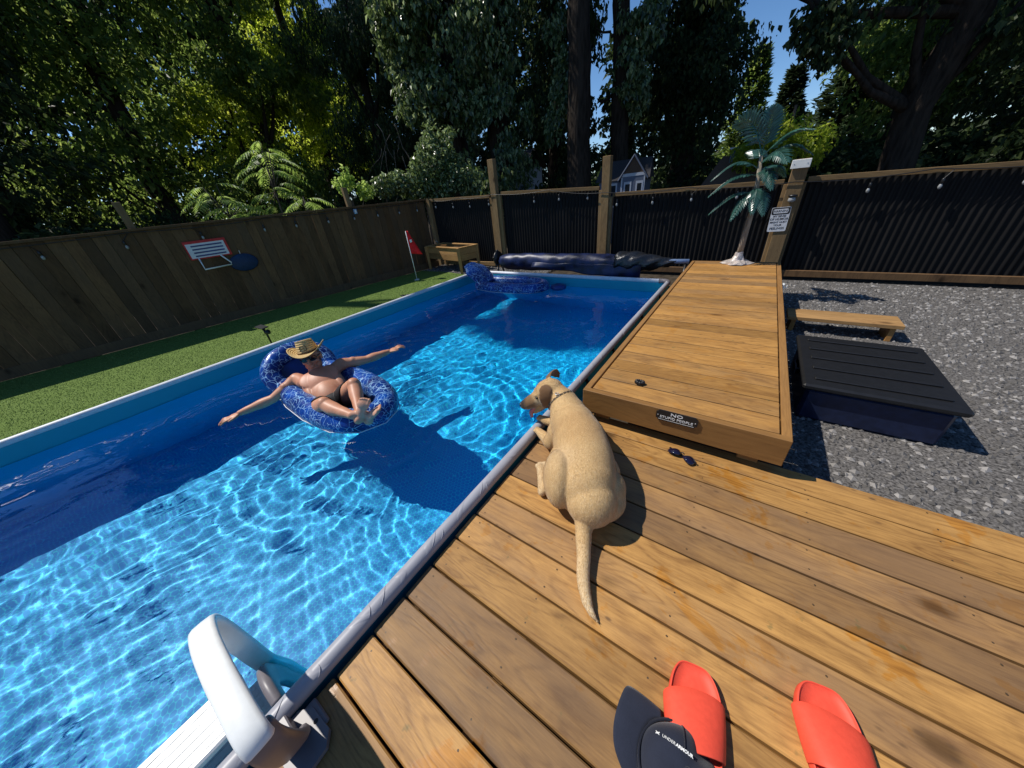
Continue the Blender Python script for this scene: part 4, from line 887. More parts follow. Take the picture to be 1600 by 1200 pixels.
def build_man():
    root = thing('person', 'man in a straw hat and sunglasses lounging in the blue float with arms outstretched', 'person', MP)
    mb = MB()
    neck = mv(-2.15, .985, .095); pelv = mv(-1.80, .885, -.085); A = (neck-pelv).normalized(); shR = mv(-2.275, .845, .055); shL = mv(-2.115, 1.195, .075)
    S = (shL-shR); S = (S-A*S.dot(A)).normalized(); N_ = S.cross(A); N_ = N_ if N_.z > 0 else -N_
    if S.cross(A).dot(N_) < 0: pass
    B = Matrix((S, A, N_)).transposed()
    L = (neck-pelv).length; bp = lambda s, a, n: pelv+S*s+A*(a*L)+N_*n
    E_ = lambda p, r: mb.ell(p, r, 44, 28, M=B)
    E_(bp(0, .70, -.012), (.165, .16, .092)); E_(bp(0, .40, -.012), (.146, .17, .086)); E_(bp(0, .08, -.018), (.150, .115, .088)); E_(bp(0, .33, .006), (.112, .15, .076))
    for s in (-1, 1):
        E_(bp(s*.078, .76, .046), (.086, .085, .018)); E_(bp(s*.10, .88, .0), (.09, .05, .055)); E_(bp(s*.12, .5, -.02), (.05, .14, .07))
    chain(mb, [bp(0, .86, -.01), bp(0, 1.02, -.005), mv(-2.195, 1.01, .155)], [.075, .056, .055])
    for (p, e, w, s) in ((shR, mv(-2.325, .620, -.035), mv(-2.435, .385, -.072), -1), (shL, mv(-2.045, 1.415, .040), mv(-1.985, 1.632, .042), 1)):
        mb.ell(p, (.062, .062, .062), 14, 10); up_ = (w-e).normalized()
        chain(mb, [bp(s*.13, .86, -.005), p, p.lerp(e, .5), e], [.055, .057, .048, .038]); mb.ell(p.lerp(e, .45)+Vector((0, 0, .012)), (.044, .05, .044), 12, 8)
        chain(mb, [e, e.lerp(w, .3), e.lerp(w, .7), w], [.038, .043, .033, .025])
        # hand: palm and five fingers
        hd = (w-e).normalized(); hd = (hd+Vector((.10, .12*s, (.10 if s > 0 else -.02)))).normalized(); sd = hd.cross(Vector((0, 0, 1))).normalized(); un = sd.cross(hd).normalized()
        Hh = Matrix((sd, hd, un)).transposed(); pc = w+hd*.052; mb.ell(pc, (.040, .052, .016), 14, 8, M=Hh)
        for k, (x, ln) in enumerate(((-.030, .058), (-.011, .074), (.009, .078), (.028, .068))):
            b0 = pc+sd*x+hd*.036; b1 = b0+hd*ln*.55+sd*x*.28+un*.004; b2 = b1+hd*ln*.5+sd*x*.15-un*(.010+.004*k); chain(mb, [b0, b1, b2], [.0098, .0088, .0070], n=8)
        th = 1 if s < 0 else -1; b0 = w+hd*.022-sd*.030*th*-1*-1; b1 = b0+hd*.034-sd*.022*th; b2 = b1+hd*.030-sd*.006*th; chain(mb, [b0, b1, b2], [.013, .0105, .008], n=8)
    # legs
    k1 = mv(-1.545, .735, .085); k2 = mv(-1.520, .985, .125); a1 = mv(-1.255, .775, .055); a2 = mv(-1.275, .842, .030)
    h1 = mv(-1.83, .785, -.085); h2 = mv(-1.80, .985, -.080)
    for h, k, a in ((h1, k1, a1), (h2, k2, a2)):
        chain(mb, [h, h.lerp(k, .35), h.lerp(k, .75), k], [.092, .084, .066, .052]); mb.ell(k+Vector((0, 0, .008)), .051, 14, 10)
        d_ = (a-k).normalized(); bk = Vector((0, 0, -1))-d_*d_.z*-1; chain(mb, [k, k.lerp(a, .3)-Vector((0, 0, .014)), k.lerp(a, .65)-Vector((0, 0, .006)), a], [.050, .053, .040, .031])
    def foot(an, heel, toe, sidev):
        heel = mv(*heel); toe = mv(*toe); f = (toe-heel); ln = f.length; f.normalize(); s_ = Vector(sidev); s_ = (s_-f*s_.dot(f)).normalized(); nn = f.cross(s_)
        nn = nn if (an-heel).dot(nn) > 0 else -nn; Fm = Matrix((s_, f, nn)).transposed()
        mb.ell(heel+f*.02+nn*.02, (.034, .036, .034), 14, 10, M=Fm); mb.ell(heel.lerp(toe, .45)+nn*.024, (.036, .075, .026), 14, 10, M=Fm); mb.ell(heel.lerp(toe, .76)+nn*.014, (.046, .040, .020), 14, 10, M=Fm)
        chain(mb, [an, heel.lerp(toe, .35)+nn*.035], [.033, .028])
        for j, (x, l2, r) in enumerate(((.034, .040, .0125), (.014, .040, .0095), (-.002, .036, .009), (-.017, .030, .0085), (-.031, .022, .008))):
            b = heel.lerp(toe, .86)+s_*x+nn*.012; chain(mb, [b, b+f*l2*.7+nn*.004, b+f*l2], [r, r, r*.9], n=8)
    foot(a1, (-1.208, .765, .005), (-1.160, .855, .165), (.55, .25, -.35))
    foot(a2, (-1.185, .845, -.045), (-1.075, .915, .085), (.5, -.6, -.1))
    # head (own frame), joined to the neck
    hb_ = mb; Hm = frame((.80, -.60, .10), (-.20, .06, 1)); hc = mv(-2.215, 1.015, .215); hp = lambda x, y, z: hc+Hm @ Vector((x, y, z))
    he = lambda p, r: hb_.ell(hp(*p), r, 18, 12, M=Hm)
    he((0, -.012, .03), (.076, .096, .085)); he((0, .022, -.02), (.064, .068, .075)); he((0, .045, -.072), (.047, .042, .035)); he((0, .072, -.088), (.024, .020, .018))
    for s in (-1, 1): he((s*.045, .05, -.02), (.026, .03, .024)); he((s*.052, .02, -.062), (.02, .038, .028)); he((s*.034, .074, .024), (.030, .016, .011)); he((s*.079, -.012, -.005), (.011, .024, .034))
    chain(hb_, [hp(0, .084, .018), hp(0, .100, -.008), hp(0, .111, -.026)], [.011, .013, .015]); 
    for s in (-1, 1): he((s*.013, .098, -.031), (.009, .011, .008))
    he((0, .089, -.053), (.025, .012, .0065)); he((0, .087, -.066), (.022, .012, .0075))
    chain(hb_, [hp(0, -.02, -.05), mv(-2.175, .995, .115)], [.058, .060])
    body = organic('body', mb, .0050, 5, M['skin'], root); head = body
    patch('hair', head, lambda c_: (lambda q: q.length < .17 and (q.y < .012 and q.z > -.062 and abs(q.x) < .2 and not (abs(q.x) > .07 and q.y > -.04 and q.z < .03)) or q.length < .17 and q.z > .085)(Hm.inverted() @ (c_-hc)), .006, M['hairgrey'], root)
    # sunglasses
    m = MB()
    for s in (-1, 1):
        V = []; n = 12
        for j in range(n):
            a = 6.283*j/n; x = s*.036+.031*math.cos(a); z = .008+.020*math.sin(a)*(1 if math.sin(a) > 0 else 1.1); y = .094-.9*max(0, abs(x)-.02)**1.5*2.2; V.append(hp(x, y, z))
        V += [v+Hm @ Vector((0, -.005, 0)) for v in V]; m.add(V, [tuple(range(n)), tuple(range(2*n-1, n-1, -1))]+[(j, (j+1) % n, n+(j+1) % n, n+j) for j in range(n)])
        m.tube([hp(s*.066, .078, .014), hp(s*.078, .05, .016), hp(s*.082, -.01, .012)], .004, 6)
    m.tube([hp(-.012, .100, .014), hp(0, .103, .017), hp(.012, .100, .014)], .0035, 6); m.tube([hp(-.066, .08, .024), hp(-.035, .097, .028), hp(0, .1, .025), hp(.035, .097, .028), hp(.066, .08, .024)], .004, 6)
    m.build('sunglasses', M['glass'], root, smooth=False)
    # straw cowboy hat
    m = MB(); n = 40; rings = []
    def ring(fr, fz, kx, ky): return [hp(kx*math.cos(6.283*j/n), ky*math.sin(6.283*j/n)-.012+fr, fz(6.283*j/n)) for j in range(n)]
    prof = []
    for q in np.linspace(0, 1, 7): # brim from outside in
        kx = .150-.064*q; ky = .168-.061*q; prof.append(ring(0, lambda a, q=q: .062+(1-q)**1.5*(.062*abs(math.cos(a))**2.2-.012*abs(math.sin(a))**2), kx, ky))
    for q in np.linspace(0, 1, 7)[1:]:
        kx = .086-.022*q; ky = .107-.030*q; prof.append(ring(0, lambda a, q=q: .060+.105*q**.85+.012*q*math.sin(a), kx, ky))
    for q in (.66, .33, .06):
        prof.append(ring(0, lambda a, q=q: .165-.030*(1-q)+.012*math.sin(a)*q, .064*q, .077*q))
    for a, b_ in zip(prof, prof[1:]): m.add(a+b_, [(j, (j+1) % n, n+(j+1) % n, n+j) for j in range(n)])
    m.add(prof[-1], [tuple(range(n))]); hat = m.build('straw_hat', M['straw'], root, smooth=True); s_ = hat.modifiers.new('t', 'SOLIDIFY'); s_.thickness = .004
    m = MB(); ba = ring(0, lambda a: .066, .088, .109); bb = ring(0, lambda a: .078, .0855, .106); m.add(ba+bb, [(j, (j+1) % n, n+(j+1) % n, n+j) for j in range(n)]); m.build('hat_band', M['ear'], hat)
    cx_ = lambda x, z: hp(x, .5*0+math.sqrt(max(0, 1-(x/.086)**2))*(.107-.030*min(1, max(0, (z-.062)/.105)))-.012+.004, z)
    m = MB(); q0 = [cx_(x, z) for x, z in ((-.026, .092), (0, .090), (.026, .092), (.026, .112), (.024, .130), (0, .132), (-.024, .130), (-.026, .112), (-.026, .092))]; m.tube(q0, .0022, 5)
    m.tube([cx_(-.014, .106), cx_(0, .116), cx_(.014, .106)], .0022, 5)
    m.build('hat_emblem', M['brief'], hat)
    # swim brief: body faces around the pelvis
    pa = pelv; 
    def selb(c_):
        q = c_-pelv; a = q.dot(A); s = q.dot(S); nn = q.dot(N_)
        d1 = (c_-h1); return -.10 < a < .055-.9*max(0, -nn-.02) and abs(s) < .20 and a > -.085+.75*max(0, abs(s)-.045)
    patch('swim_brief', body, selb, .005, M['brief'], root, .003)
    return root
build_man()
# ------------------------------------------------------------------ floats
def mat_float():
    t = NT('blue_floral_vinyl'); p = t.coord(); w = t.noise(p, 9, 2, out='Color'); p2 = t.vmath('ADD', p, t.vmath('SCALE', t.vmath('SUBTRACT', w, (.5, .5, .5)))) if False else t.vmath('ADD', p, t.vmath('MULTIPLY', t.vmath('SUBTRACT', w, (.5, .5, .5)), (.10, .10, .10)))
    e = t.voro(p2, 15, 'DISTANCE_TO_EDGE'); e2 = t.voro(t.mapping(p2, (1, 1, 1), (3, 5, 1)), 24, 'DISTANCE_TO_EDGE'); k = t.noise(p, 11, 3)
    line = t.math('MAXIMUM', t.math('MULTIPLY', t.smooth(e, .036, .016), t.smooth(k, .42, .50)), t.math('MULTIPLY', t.smooth(e2, .038, .018), t.smooth(k, .54, .46)))
    blue = t.ramp(t.noise(p, 6, 3), [(.35, (.003, .013, .11)), (.7, (.006, .07, .36))]); c = t.mix(t.math('MULTIPLY', line, .9), blue, t.mix(t.noise(p, 14, 2), (.05, .30, .66), (.55, .76, .90)))
    t.col(c); t.set(.28, .3); t.bump(t.noise(p, 16, 3), .25, .02); return t.m
M['float'] = mat_float(); M['floatdark'] = plain('navy_vinyl', (.008, .03, .17), .35, .5, var=.3, scale=8)
def recliner(label, loc, rot, back):
    root = thing('pool_lounger_float', label, 'pool float', loc, rot, 'inflatable loungers in the pool')
    m = MB(); pts = [(-.58, -.215, .07), (-.30, -.24, .05), (.05, -.245, .045), (.34, -.215, .04), (.52, -.13, .035), (.585, 0, .035), (.52, .13, .035), (.34, .215, .04), (.05, .245, .045), (-.30, .24, .05), (-.58, .215, .07)]
    chain(m, pts, [.082, .098, .104, .104, .101, .099, .101, .104, .104, .098, .082], n=24); ro = m.build('ring_tube', M['float'], root, smooth=True)
    for s, pts2 in ((1, [(p[0]*1.0, p[1]*1.0, p[2]) for p in pts]),):
        m = MB(); m.tube([(p[0]*1.18+.01 if p[0] > .3 else p[0], p[1]*1.43, p[2]-.035) for p in pts], .004, 5); m.build('seam', M['sleeve_white'], root, smooth=True)
    m = MB(); n = 9
    V = []; F = []
    for i in range(n+1):
        for j in range(n+1):
            u = i/n; v = j/n; V.append((-.55+1.08*u, (-.22+.44*v)*(1 if u < .8 else 1-.6*(u-.8)), -.02-.035*math.sin(math.pi*v)*math.sin(math.pi*u)))
    for i in range(n):
        for j in range(n): F.append((i*(n+1)+j, (i+1)*(n+1)+j, (i+1)*(n+1)+j+1, i*(n+1)+j+1))
    m.add(V, F); m.build('seat_sling', M['float'], root, smooth=True)
    m = MB()
    if back == 'arch':
        chain(m, [(-.60, -.235, .06), (-.72, -.245, .17), (-.80, -.15, .255), (-.825, 0, .285), (-.80, .15, .265), (-.72, .245, .18), (-.60, .235, .07)], [.082, .085, .088, .09, .088, .085, .082], n=18)
        m.build('headrest', M['float'], root, smooth=True)
        m = MB(); m.add([(-.58, -.2, .03), (-.58, .2, .03), (-.78, .2, .24), (-.78, -.2, .24)], [(0, 1, 2, 3)]); m.build('back_sling', M['floatdark'], root)
    else:
        chain(m, [(-.52, 0, .08), (-.62, 0, .17), (-.76, 0, .29), (-.86, 0, .36)], [.09, .12, .125, .085], n=20, flat=(.62, 2.35), up=(1, 0, 1))
        m.ell((-.88, 0, .375), (.05, .19, .05), 16, 8); m.build('headrest', M['float'], root, smooth=True)
    return root
recliner('blue floral lounger float carrying the man in the straw hat', (-1.86, .975, -.105), rad(-2), 'arch')
recliner('empty blue floral lounger float by the far left corner of the pool', (-2.47, 4.62, -.125), rad(5), 'pad')
m = MB(); m.lathe([(.01, .02), (.08, .045), (.125, .03), (.135, 0), (.12, -.04), (.05, -.07), (.01, -.075)], 22); tag(m.build('chlorine_floater', M['floatdark'], None, True, (-1.66, 4.78, -.10)), 'small round dark blue floater by the far pool wall', 'pool floater')
# ================================================================= props
def text_mesh(name, s, size, mat, parent, loc, rot, depth=.0006, bold=0., shear=0, align='CENTER', sx=1):
    cu = bpy.data.curves.new(name, 'FONT'); cu.body = s; cu.size = size; cu.extrude = depth; cu.offset = bold; cu.shear = shear; cu.align_x = align; cu.align_y = 'CENTER'; cu.resolution_u = 3
    o = bpy.data.objects.new(name+'_c', cu); C.objects.link(o); dg = bpy.context.evaluated_depsgraph_get(); me = bpy.data.meshes.new_from_object(o.evaluated_get(dg)); bpy.data.objects.remove(o, do_unlink=True)
    me.materials.clear(); me.materials.append(mat); r = link(name, me, parent, loc, rot); r.scale.x = sx; return r
M['paint_white'] = plain('white_paint', (.78, .78, .75), .55, .3, var=.05); M['paint_black'] = plain('black_paint', (.015, .015, .016), .45, .4); M['paint_red'] = plain('red_print', (.55, .03, .03), .5, .3)
M['signwhite'] = plain('sign_face', (.66, .67, .70), .4, .4, var=.05)
def rr_outline(w, h, r, n=4, notch=False):
    out = []
    for cx, cy, a0 in ((w/2-r, h/2-r, 0), (-w/2+r, h/2-r, 90), (-w/2+r, -h/2+r, 180), (w/2-r, -h/2+r, 270)):
        for k in range(n+1):
            a = rad(a0+90*k/n)
            if notch: out.append((cx+r*(1 if cx > 0 else -1)-r*math.cos(rad(a0+90*(n-k)/n)) *1 if False else cx+r*math.cos(a), cy+r*math.sin(a)))
            else: out.append((cx+r*math.cos(a), cy+r*math.sin(a)))
    return out
# ---- NO STUPID PEOPLE plaque on the platform fascia (notched corners)
UP = (math.pi/2, 0, 0)
pq = thing('wall_plaque', 'black NO STUPID PEOPLE plaque screwed to the platform front', 'sign', (.727, 1.5625, .192)); pq.rotation_euler = (math.pi/2, 0, rad(0)) 
w, h, nr = .205, .066, .013; ol = []
for cx, cy, a0, d in ((w/2, h/2, 270, -1), (-w/2, h/2, 0, -1), (-w/2, -h/2, 90, -1), (w/2, -h/2, 180, -1)):
    for k in range(6): a = rad(a0+90*-k/5*1); ol.append((cx+nr*math.cos(a), cy+nr*math.sin(a)))
m = MB(); m.prism(ol, .0, .007); m.build('plate', M['paint_black'], pq)
text_mesh('lettering', 'NO', .027, M['paint_white'], pq, (0, .0160, .0075), (0, 0, 0), bold=.0003, sx=1.45); text_mesh('lettering', 'STUPID PEOPLE', .0205, M['paint_white'], pq, (0, -.0085, .0075), (0, 0, 0), bold=.0002, sx=1.16)
m = MB(); m.box((-.088, -.0258, .007), (.088, -.0243, .0078)); m.build('underline', M['paint_white'], pq)
for s in (-1, 1): m = MB(); m.lathe([(.0038, .007), (.003, .0088), (.0005, .0092)], 10, M=Matrix.Translation((s*.092, 0, 0))); m.build('screw', M['steel'], pq, smooth=True)
# ---- warning sign on the right post
ws = thing('warning_sign', 'white WARNING sign about sense of humor on the right fence post', 'sign', (1.085, 6.383, .625)); ws.rotation_euler = (math.pi/2, rad(-2), 0)
m = MB(); m.prism(rr_outline(.215, .315, .018), 0, .004); m.build('plate', M['signwhite'], ws)
m = MB(); m.prism(rr_outline(.205, .088, .02), .004, .0048, M=Matrix.Translation((0, .108, 0))); m.build('header', M['paint_black'], ws); m = MB(); m.prism(rr_outline(.175, .055, .022), .0048, .0055, M=Matrix.Translation((0, .108, 0))); m.build('header_panel', M['signwhite'], ws)
text_mesh('lettering', 'WARNING', .040, M['paint_black'], ws, (0, .107, .006), (0, 0, 0), bold=.0004)
for s, y, sz in (('MY SENSE', .042, .034), ('OF HUMOR', .004, .040), ('MIGHT HURT', -.036, .032), ('YOUR', -.075, .034), ('FEELINGS', -.117, .040)): text_mesh('lettering', s, sz, M['paint_black'], ws, (0, y, .0045), (0, 0, 0), bold=.0006)
m = MB(); m.lathe([(.03, -.02), (.045, .0), (.04, .03), (.015, .05)], 14, M=Matrix.Translation((.0, .0, 0))); lp = thing('post_lamp', 'small solar lamp fixed above the warning sign', 'lamp', (1.16, 6.36, .86)); m.build('lens', M['glass_bulb'], lp, smooth=True); m = MB(); m.lathe([(.05, .05), (.052, .065), (.01, .075)], 14); m.build('cap', M['black'], lp, smooth=True); m = MB(); m.box((-.012, 0, .0), (.012, .035, .05)); m.build('bracket', M['black'], lp)
pc = thing('post_cap_board', 'white board fixed to the top of the right fence post', 'board', (1.14, 6.37, 1.285)); m = MB(); m.box((-.10, -.012, -.05), (.10, .012, .05), ch=.004); m.build('panel', M['white'], pc)
for s in (-.07, .07): m = MB(); m.lathe([(.006, 0), (.006, .003), (.001, .004)], 8, M=Matrix.Translation((s, -.012, 0)) @ Matrix.Rotation(math.pi/2, 4, 'X')); m.build('screw', M['steel'], pc)
# ---- sunglasses on the deck
M['lens'] = plain('violet_lens', (.009, .008, .026), .08, .7, var=.05)
sg = thing('sunglasses', 'dark wraparound sunglasses lying open on the deck boards', 'sunglasses', (.795, 1.482, .0)); sg.rotation_euler = (0, 0, rad(-22))
for s in (-1, 1):
    m = MB(); V = []; nu, nv = 8, 5
    for i in range(nu+1):
        for j in range(nv+1):
            u = i/nu*2-1; v = j/nv*2-1; hgt = .026*(1-.35*max(0, -u*1.0))*(1-.12*u*u); x = s*(.040+.032*u); V.append((x, v*hgt*math.sqrt(max(.05, 1-(abs(u)**3)*.75)), .030-.010*abs(u+.3)**1.5-.008*v*v))
    m.add(V, [(i*(nv+1)+j, (i+1)*(nv+1)+j, (i+1)*(nv+1)+j+1, i*(nv+1)+j+1) for i in range(nu) for j in range(nv)]); o = m.build('lens', M['lens'], sg, smooth=True); q = o.modifiers.new('t', 'SOLIDIFY'); q.thickness = .0022
    rim = [V[i*(nv+1)+nv] for i in range(nu+1)]; m = MB(); m.tube(rim, .0024, 6); m.build('frame', M['paint_black'], sg, smooth=True)
    m = MB(); m.tube([(s*.072, .004, .022), (s*.073, .012, .017), (s*.060, .016, .010), (-s*.02, .020, .006), (-s*.05, .012, .0045)], [.0035, .0035, .003, .0028, .003], 6); m.build('temple', M['paint_black'], sg, smooth=True)
m = MB(); m.tube([(-.010, .006, .030), (0, .010, .033), (.010, .006, .030)], .003, 6); m.build('bridge', M['paint_black'], sg, smooth=True)
# ---- hair scrunchie on platform
sc_ = thing('hair_scrunchie', 'small black hair scrunchie near the front of the raised platform', 'scrunchie', (.472, 1.77, .229))
m = MB(); r = random.Random(3)
for k in range(9): a = 6.283*k/9; m.ell((.021*math.cos(a), .015*math.sin(a), .010+.003*r.random()), (.010+.003*r.random(), .009, .011+.003*r.random()), 10, 7)
m.build('band', M['paint_black'], sc_, smooth=True)
m = MB(); m.tube([(.020*math.cos(a), .014*math.sin(a), .017) for a in np.linspace(0, 6.283, 15)], .004, 6); m.build('elastic', M['black'], sc_, smooth=True)
# ---- slides
M['coral'] = plain('coral_rubber', (.80, .085, .045), .55, .3, var=.05, scale=80)
def slide(label, toe, heel, mirror):
    toe = Vector(toe); heel = Vector(heel); d = (toe-heel); ang = math.atan2(d.y, d.x)-math.pi/2; Ls = d.length; root = thing('slide_sandal', label, 'sandal', (heel+d*.5).to_tuple(), ang, 'pair of coral slides on the deck')
    def half(t): # half width along length t in 0..1 (heel to toe)
        return .055+.016*math.sin(min(1, t*1.05)*2.6-.6)
    n = 60; o_ = []
    for i in range(n):
        a = 6.283*i/n; t = .5+.5*math.sin(a); w_ = half(t)*abs(math.cos(a))**.52*(1 if math.cos(a) > 0 else -1); o_.append((w_*(1+.06*mirror*(1 if w_ > 0 else -1)), (t-.5)*Ls))
    m = MB(); n_ = len(o_); ringz = [(1.0, 0), (1.02, .008), (1.0, .024), (.965, .030), (.93, .027), (.90, .0215), (.5, .020), (.02, .020)]
    V = []
    for k, z in ringz: V += [(x*k, y*(1-(1-k)*.45), z+(.008*max(0, y/Ls) if z > .01 else 0)) for x, y in o_]
    F = [(i*n_+j, i*n_+(j+1) % n_, (i+1)*n_+(j+1) % n_, (i+1)*n_+j) for i in range(len(ringz)-1) for j in range(n_)]; F.append(tuple(range(n_))[::-1]); F.append(tuple(range(len(V)-n_, len(V)))); m.add(V, F); m.build('sole', M['coral'], root, smooth=True)
    m = MB(); nu, nv = 14, 8; V = []
    for i in range(nu+1):
        for j in range(nv+1):
            a = math.pi*i/nu; t = j/nv; y = (-.066+.122*t+.012*(math.sin(a)-.5)*(t-.3)*2+.010*math.cos(a)*mirror)*Ls/.28+.01; w_ = half(y/Ls+.5)*1.04; hgt = .058-.022*t-.008*t*t
            V.append((w_*math.cos(a), y, .010+hgt*math.sin(a)**.72))
    m.add(V, [(i*(nv+1)+j, (i+1)*(nv+1)+j, (i+1)*(nv+1)+j+1, i*(nv+1)+j+1) for i in range(nu) for j in range(nv)]); o = m.build('strap', M['coral'], root, smooth=True); q = o.modifiers.new('t', 'SOLIDIFY'); q.thickness = .006; q.offset = -1; b = o.modifiers.new('b', 'BEVEL'); b.width = .0015; b.segments = 2
    return root
slide('coral red slide partly covered by the navy cap', (.992, .560, 0), (1.045, .275, 0), 1); slide('coral red slide lying to the right of the cap', (1.297, .700, 0), (1.345, .42, 0), -1)
# ---- navy cap
def mat_cloth(name, c):
    t = NT(name); p = t.coord(); w = t.noise(p, 600, 2); k = t.noise(p, 12, 4); t.col(t.ramp(t.math('ADD', t.math('MULTIPLY', w, .4), t.math('MULTIPLY', k, .6)), [(.3, tuple(x*.75 for x in c)), (.7, tuple(x*1.25 for x in c))])); t.set(.85, .15); t.b.inputs['Sheen Weight'].default_value = .15; t.bump(t.math('ADD', t.math('MULTIPLY', w, .3), k), .4, .006); return t.m
M['navy'] = mat_cloth('navy_cotton', (.020, .024, .040)); M['navy_dark'] = mat_cloth('navy_band', (.012, .014, .024))
cp = thing('baseball_cap', 'navy baseball cap lying beside the coral slide with white lettering', 'cap', (1.003, .305, 0)); cp.rotation_euler = (0, 0, 0)
# crown: soft dome, brim points -X
m = MB(); nu, nv = 36, 10; V = []; r = random.Random(4)
for j in range(nv+1):
    t = j/nv
    for i in range(nu):
        a = 6.283*i/nu; rx = .100*math.cos(t*1.42)**.58; ry = .094*math.cos(t*1.42)**.58; z = .014+.085*math.sin(t*1.45)
        z -= .016*math.exp(-((math.cos(a)-.55)/.35)**2)*math.sin(t*3.0); z += .006*math.sin(3*a+1.2)*math.sin(t*2.6); fx = 1+.03*math.sin(5*a)*math.sin(t*3)
        z -= .020*math.exp(-((math.cos(a-.6)-.9)/.10)**2)*math.sin(t*3.1)+.014*math.exp(-((math.cos(a+.7)-.92)/.08)**2)*math.sin(t*3.1)
        V.append((rx*math.cos(a)*fx, ry*math.sin(a)*fx, z))
m.add(V, [(j*nu+i, j*nu+(i+1) % nu, (j+1)*nu+(i+1) % nu, (j+1)*nu+i) for j in range(nv) for i in range(nu)]+[tuple(nv*nu+i for i in range(nu))]); o = m.build('crown', M['navy'], cp, smooth=True); q = o.modifiers.new('b', 'SUBSURF'); q.levels = q.render_levels = 1
m = MB(); nv = 8; V = []
outer = [(-.068, .096), (-.110, .101), (-.150, .101), (-.164, .090), (-.169, .060), (-.170, .025), (-.166, -.010), (-.152, -.042), (-.124, -.066), (-.088, -.084), (-.060, -.092)]
inner = [(-.064, .080), (-.078, .068), (-.088, .050), (-.095, .030), (-.099, .012), (-.100, -.005), (-.097, -.024), (-.090, -.044), (-.079, -.062), (-.066, -.076), (-.052, -.085)]
def dense(L):
    out = []
    for q in range(len(L)-1):
        p0 = L[max(0, q-1)]; p1 = L[q]; p2 = L[q+1]; p3 = L[min(len(L)-1, q+2)]
        for k in range(4):
            t = k/4; out.append(tuple(.5*((2*b)+(c_-a)*t+(2*a-5*b+4*c_-d)*t*t+(3*b-a-3*c_+d)*t**3) for a, b, c_, d in zip(p0, p1, p2, p3)))
    return out+[L[-1]]
od, idn = dense(outer), dense(inner); nu = len(od)-1
for (ox, oy), (ix, iy) in zip(od, idn):
    for k in range(nv+1):
        t = k/nv; x = ix+(ox-ix)*t; y = iy+(oy-iy)*t; V.append((x, y, .010+.030*max(0, 1-((y-.01)/.105)**2)+.004*math.sin(t*3.1)))
m.add(V, [(i*(nv+1)+j, (i+1)*(nv+1)+j, (i+1)*(nv+1)+j+1, i*(nv+1)+j+1) for i in range(nu) for j in range(nv)]); o = m.build('brim', M['navy'], cp, smooth=True); q = o.modifiers.new('t', 'SOLIDIFY'); q.thickness = .004
m = MB()
for k, (s_, zz) in enumerate(((1.03, .030), (1.015, .038), (.985, .045))): m.tube([(.101*s_*math.cos(a), .095*s_*math.sin(a), zz) for a in np.linspace(math.pi-1.35, math.pi+1.35, 24)], .0032, 6)
m.build('seam_band', M['navy_dark'], cp, smooth=True)
m = MB()
for a0 in (0.6, 1.75, 3.85, 4.9, 5.85): m.tube([(.1012*math.cos(t*1.42)**.58*math.cos(a0), .0952*math.cos(t*1.42)**.58*math.sin(a0), .0155+.086*math.sin(t*1.45)) for t in np.linspace(.1, .97, 9)], .0016, 5)
m.build('panel_seam', M['navy_dark'], cp, smooth=True)
m = MB(); m.ell((.006, 0, .098), (.009, .009, .005), 12, 7); m.build('top_button', M['navy'], cp, smooth=True)
def on_crown(x, y): # height of the dome at local x, y
    rr = math.hypot(x/.100, y/.094); t = math.acos(min(1, rr**(1/.58)))/1.42; return .014+.085*math.sin(t*1.45)
def cap_text(s, x, size, bold):
    o = text_mesh('lettering', s, size, M['paint_white'], cp, (0, 0, 0), (0, 0, 0), .0003, bold, 0, 'LEFT')
    for v in o.data.vertices: lx, ly = v.co.x, v.co.y; ux, uy = x+lx, .030+ly; px, py = ux, uy; v.co = (px, py, on_crown(px, py)+.0035+v.co.z)
    o.data.update(); return lx
cap_text('UNDER', -.058, .0090, 0); cap_text('ARMOUR', -.027, .0090, .0004)
for a0, a1, yc in ((.5, 2.64, .0255), (3.64, 5.78, .0345)):
    m = MB(); m.tube([(x_, y_, on_crown(x_, y_)+.004) for x_, y_ in [((lambda u_, w_: (u_, w_))(-.068+.0045*math.cos(a), yc+.0036*math.sin(a))) for a in np.linspace(a0, a1, 8)]], .0011, 5); m.build('emblem', M['paint_white'], cp)
# ---- pool cover roller
M['cover'] = plain('navy_pool_cover', (.008, .016, .062), .42, .4, var=.5, scale=7, bump=.8); M['bubble'] = plain('black_bubble_wrap', (.014, .015, .018), .3, .6, var=.4, scale=45, bump=1.0); M['blue_tube'] = plain('pale_blue_tube', (.26, .36, .55), .4, .5, .3, var=.05)
rl = thing('pool_cover_reel', 'rolled navy pool cover on a reel behind the far pool wall', 'pool cover reel', (-1.6, 5.5, .14))
m = MB(); n = 70; mm = 26; V = []; r = np.random.default_rng(5)
for i in range(n+1):
    f = i/n; x = -1.72+2.72*f
    for j in range(mm):
        a = 6.283*j/mm; rr = .148*(1-.25*max(0, .06-f)/.06)+.006*math.sin(3*a+6*f)+.005*math.sin(17*f+2*a)+.003*math.sin(41*f-5*a)+.004*math.sin(73*f+4*a)*math.sin(9*f)+.02*math.sin(f*5+1)*.4; V.append((x, rr*math.cos(a), rr*math.sin(a)+.02*f))
m.add(V, [(i*mm+j, i*mm+(j+1) % mm, (i+1)*mm+(j+1) % mm, (i+1)*mm+j) for i in range(n) for j in range(mm)]+[tuple(range(mm))[::-1], tuple(n*mm+j for j in range(mm))]); m.build('cover_roll', M['cover'], rl, smooth=True)
m = MB(); V = []
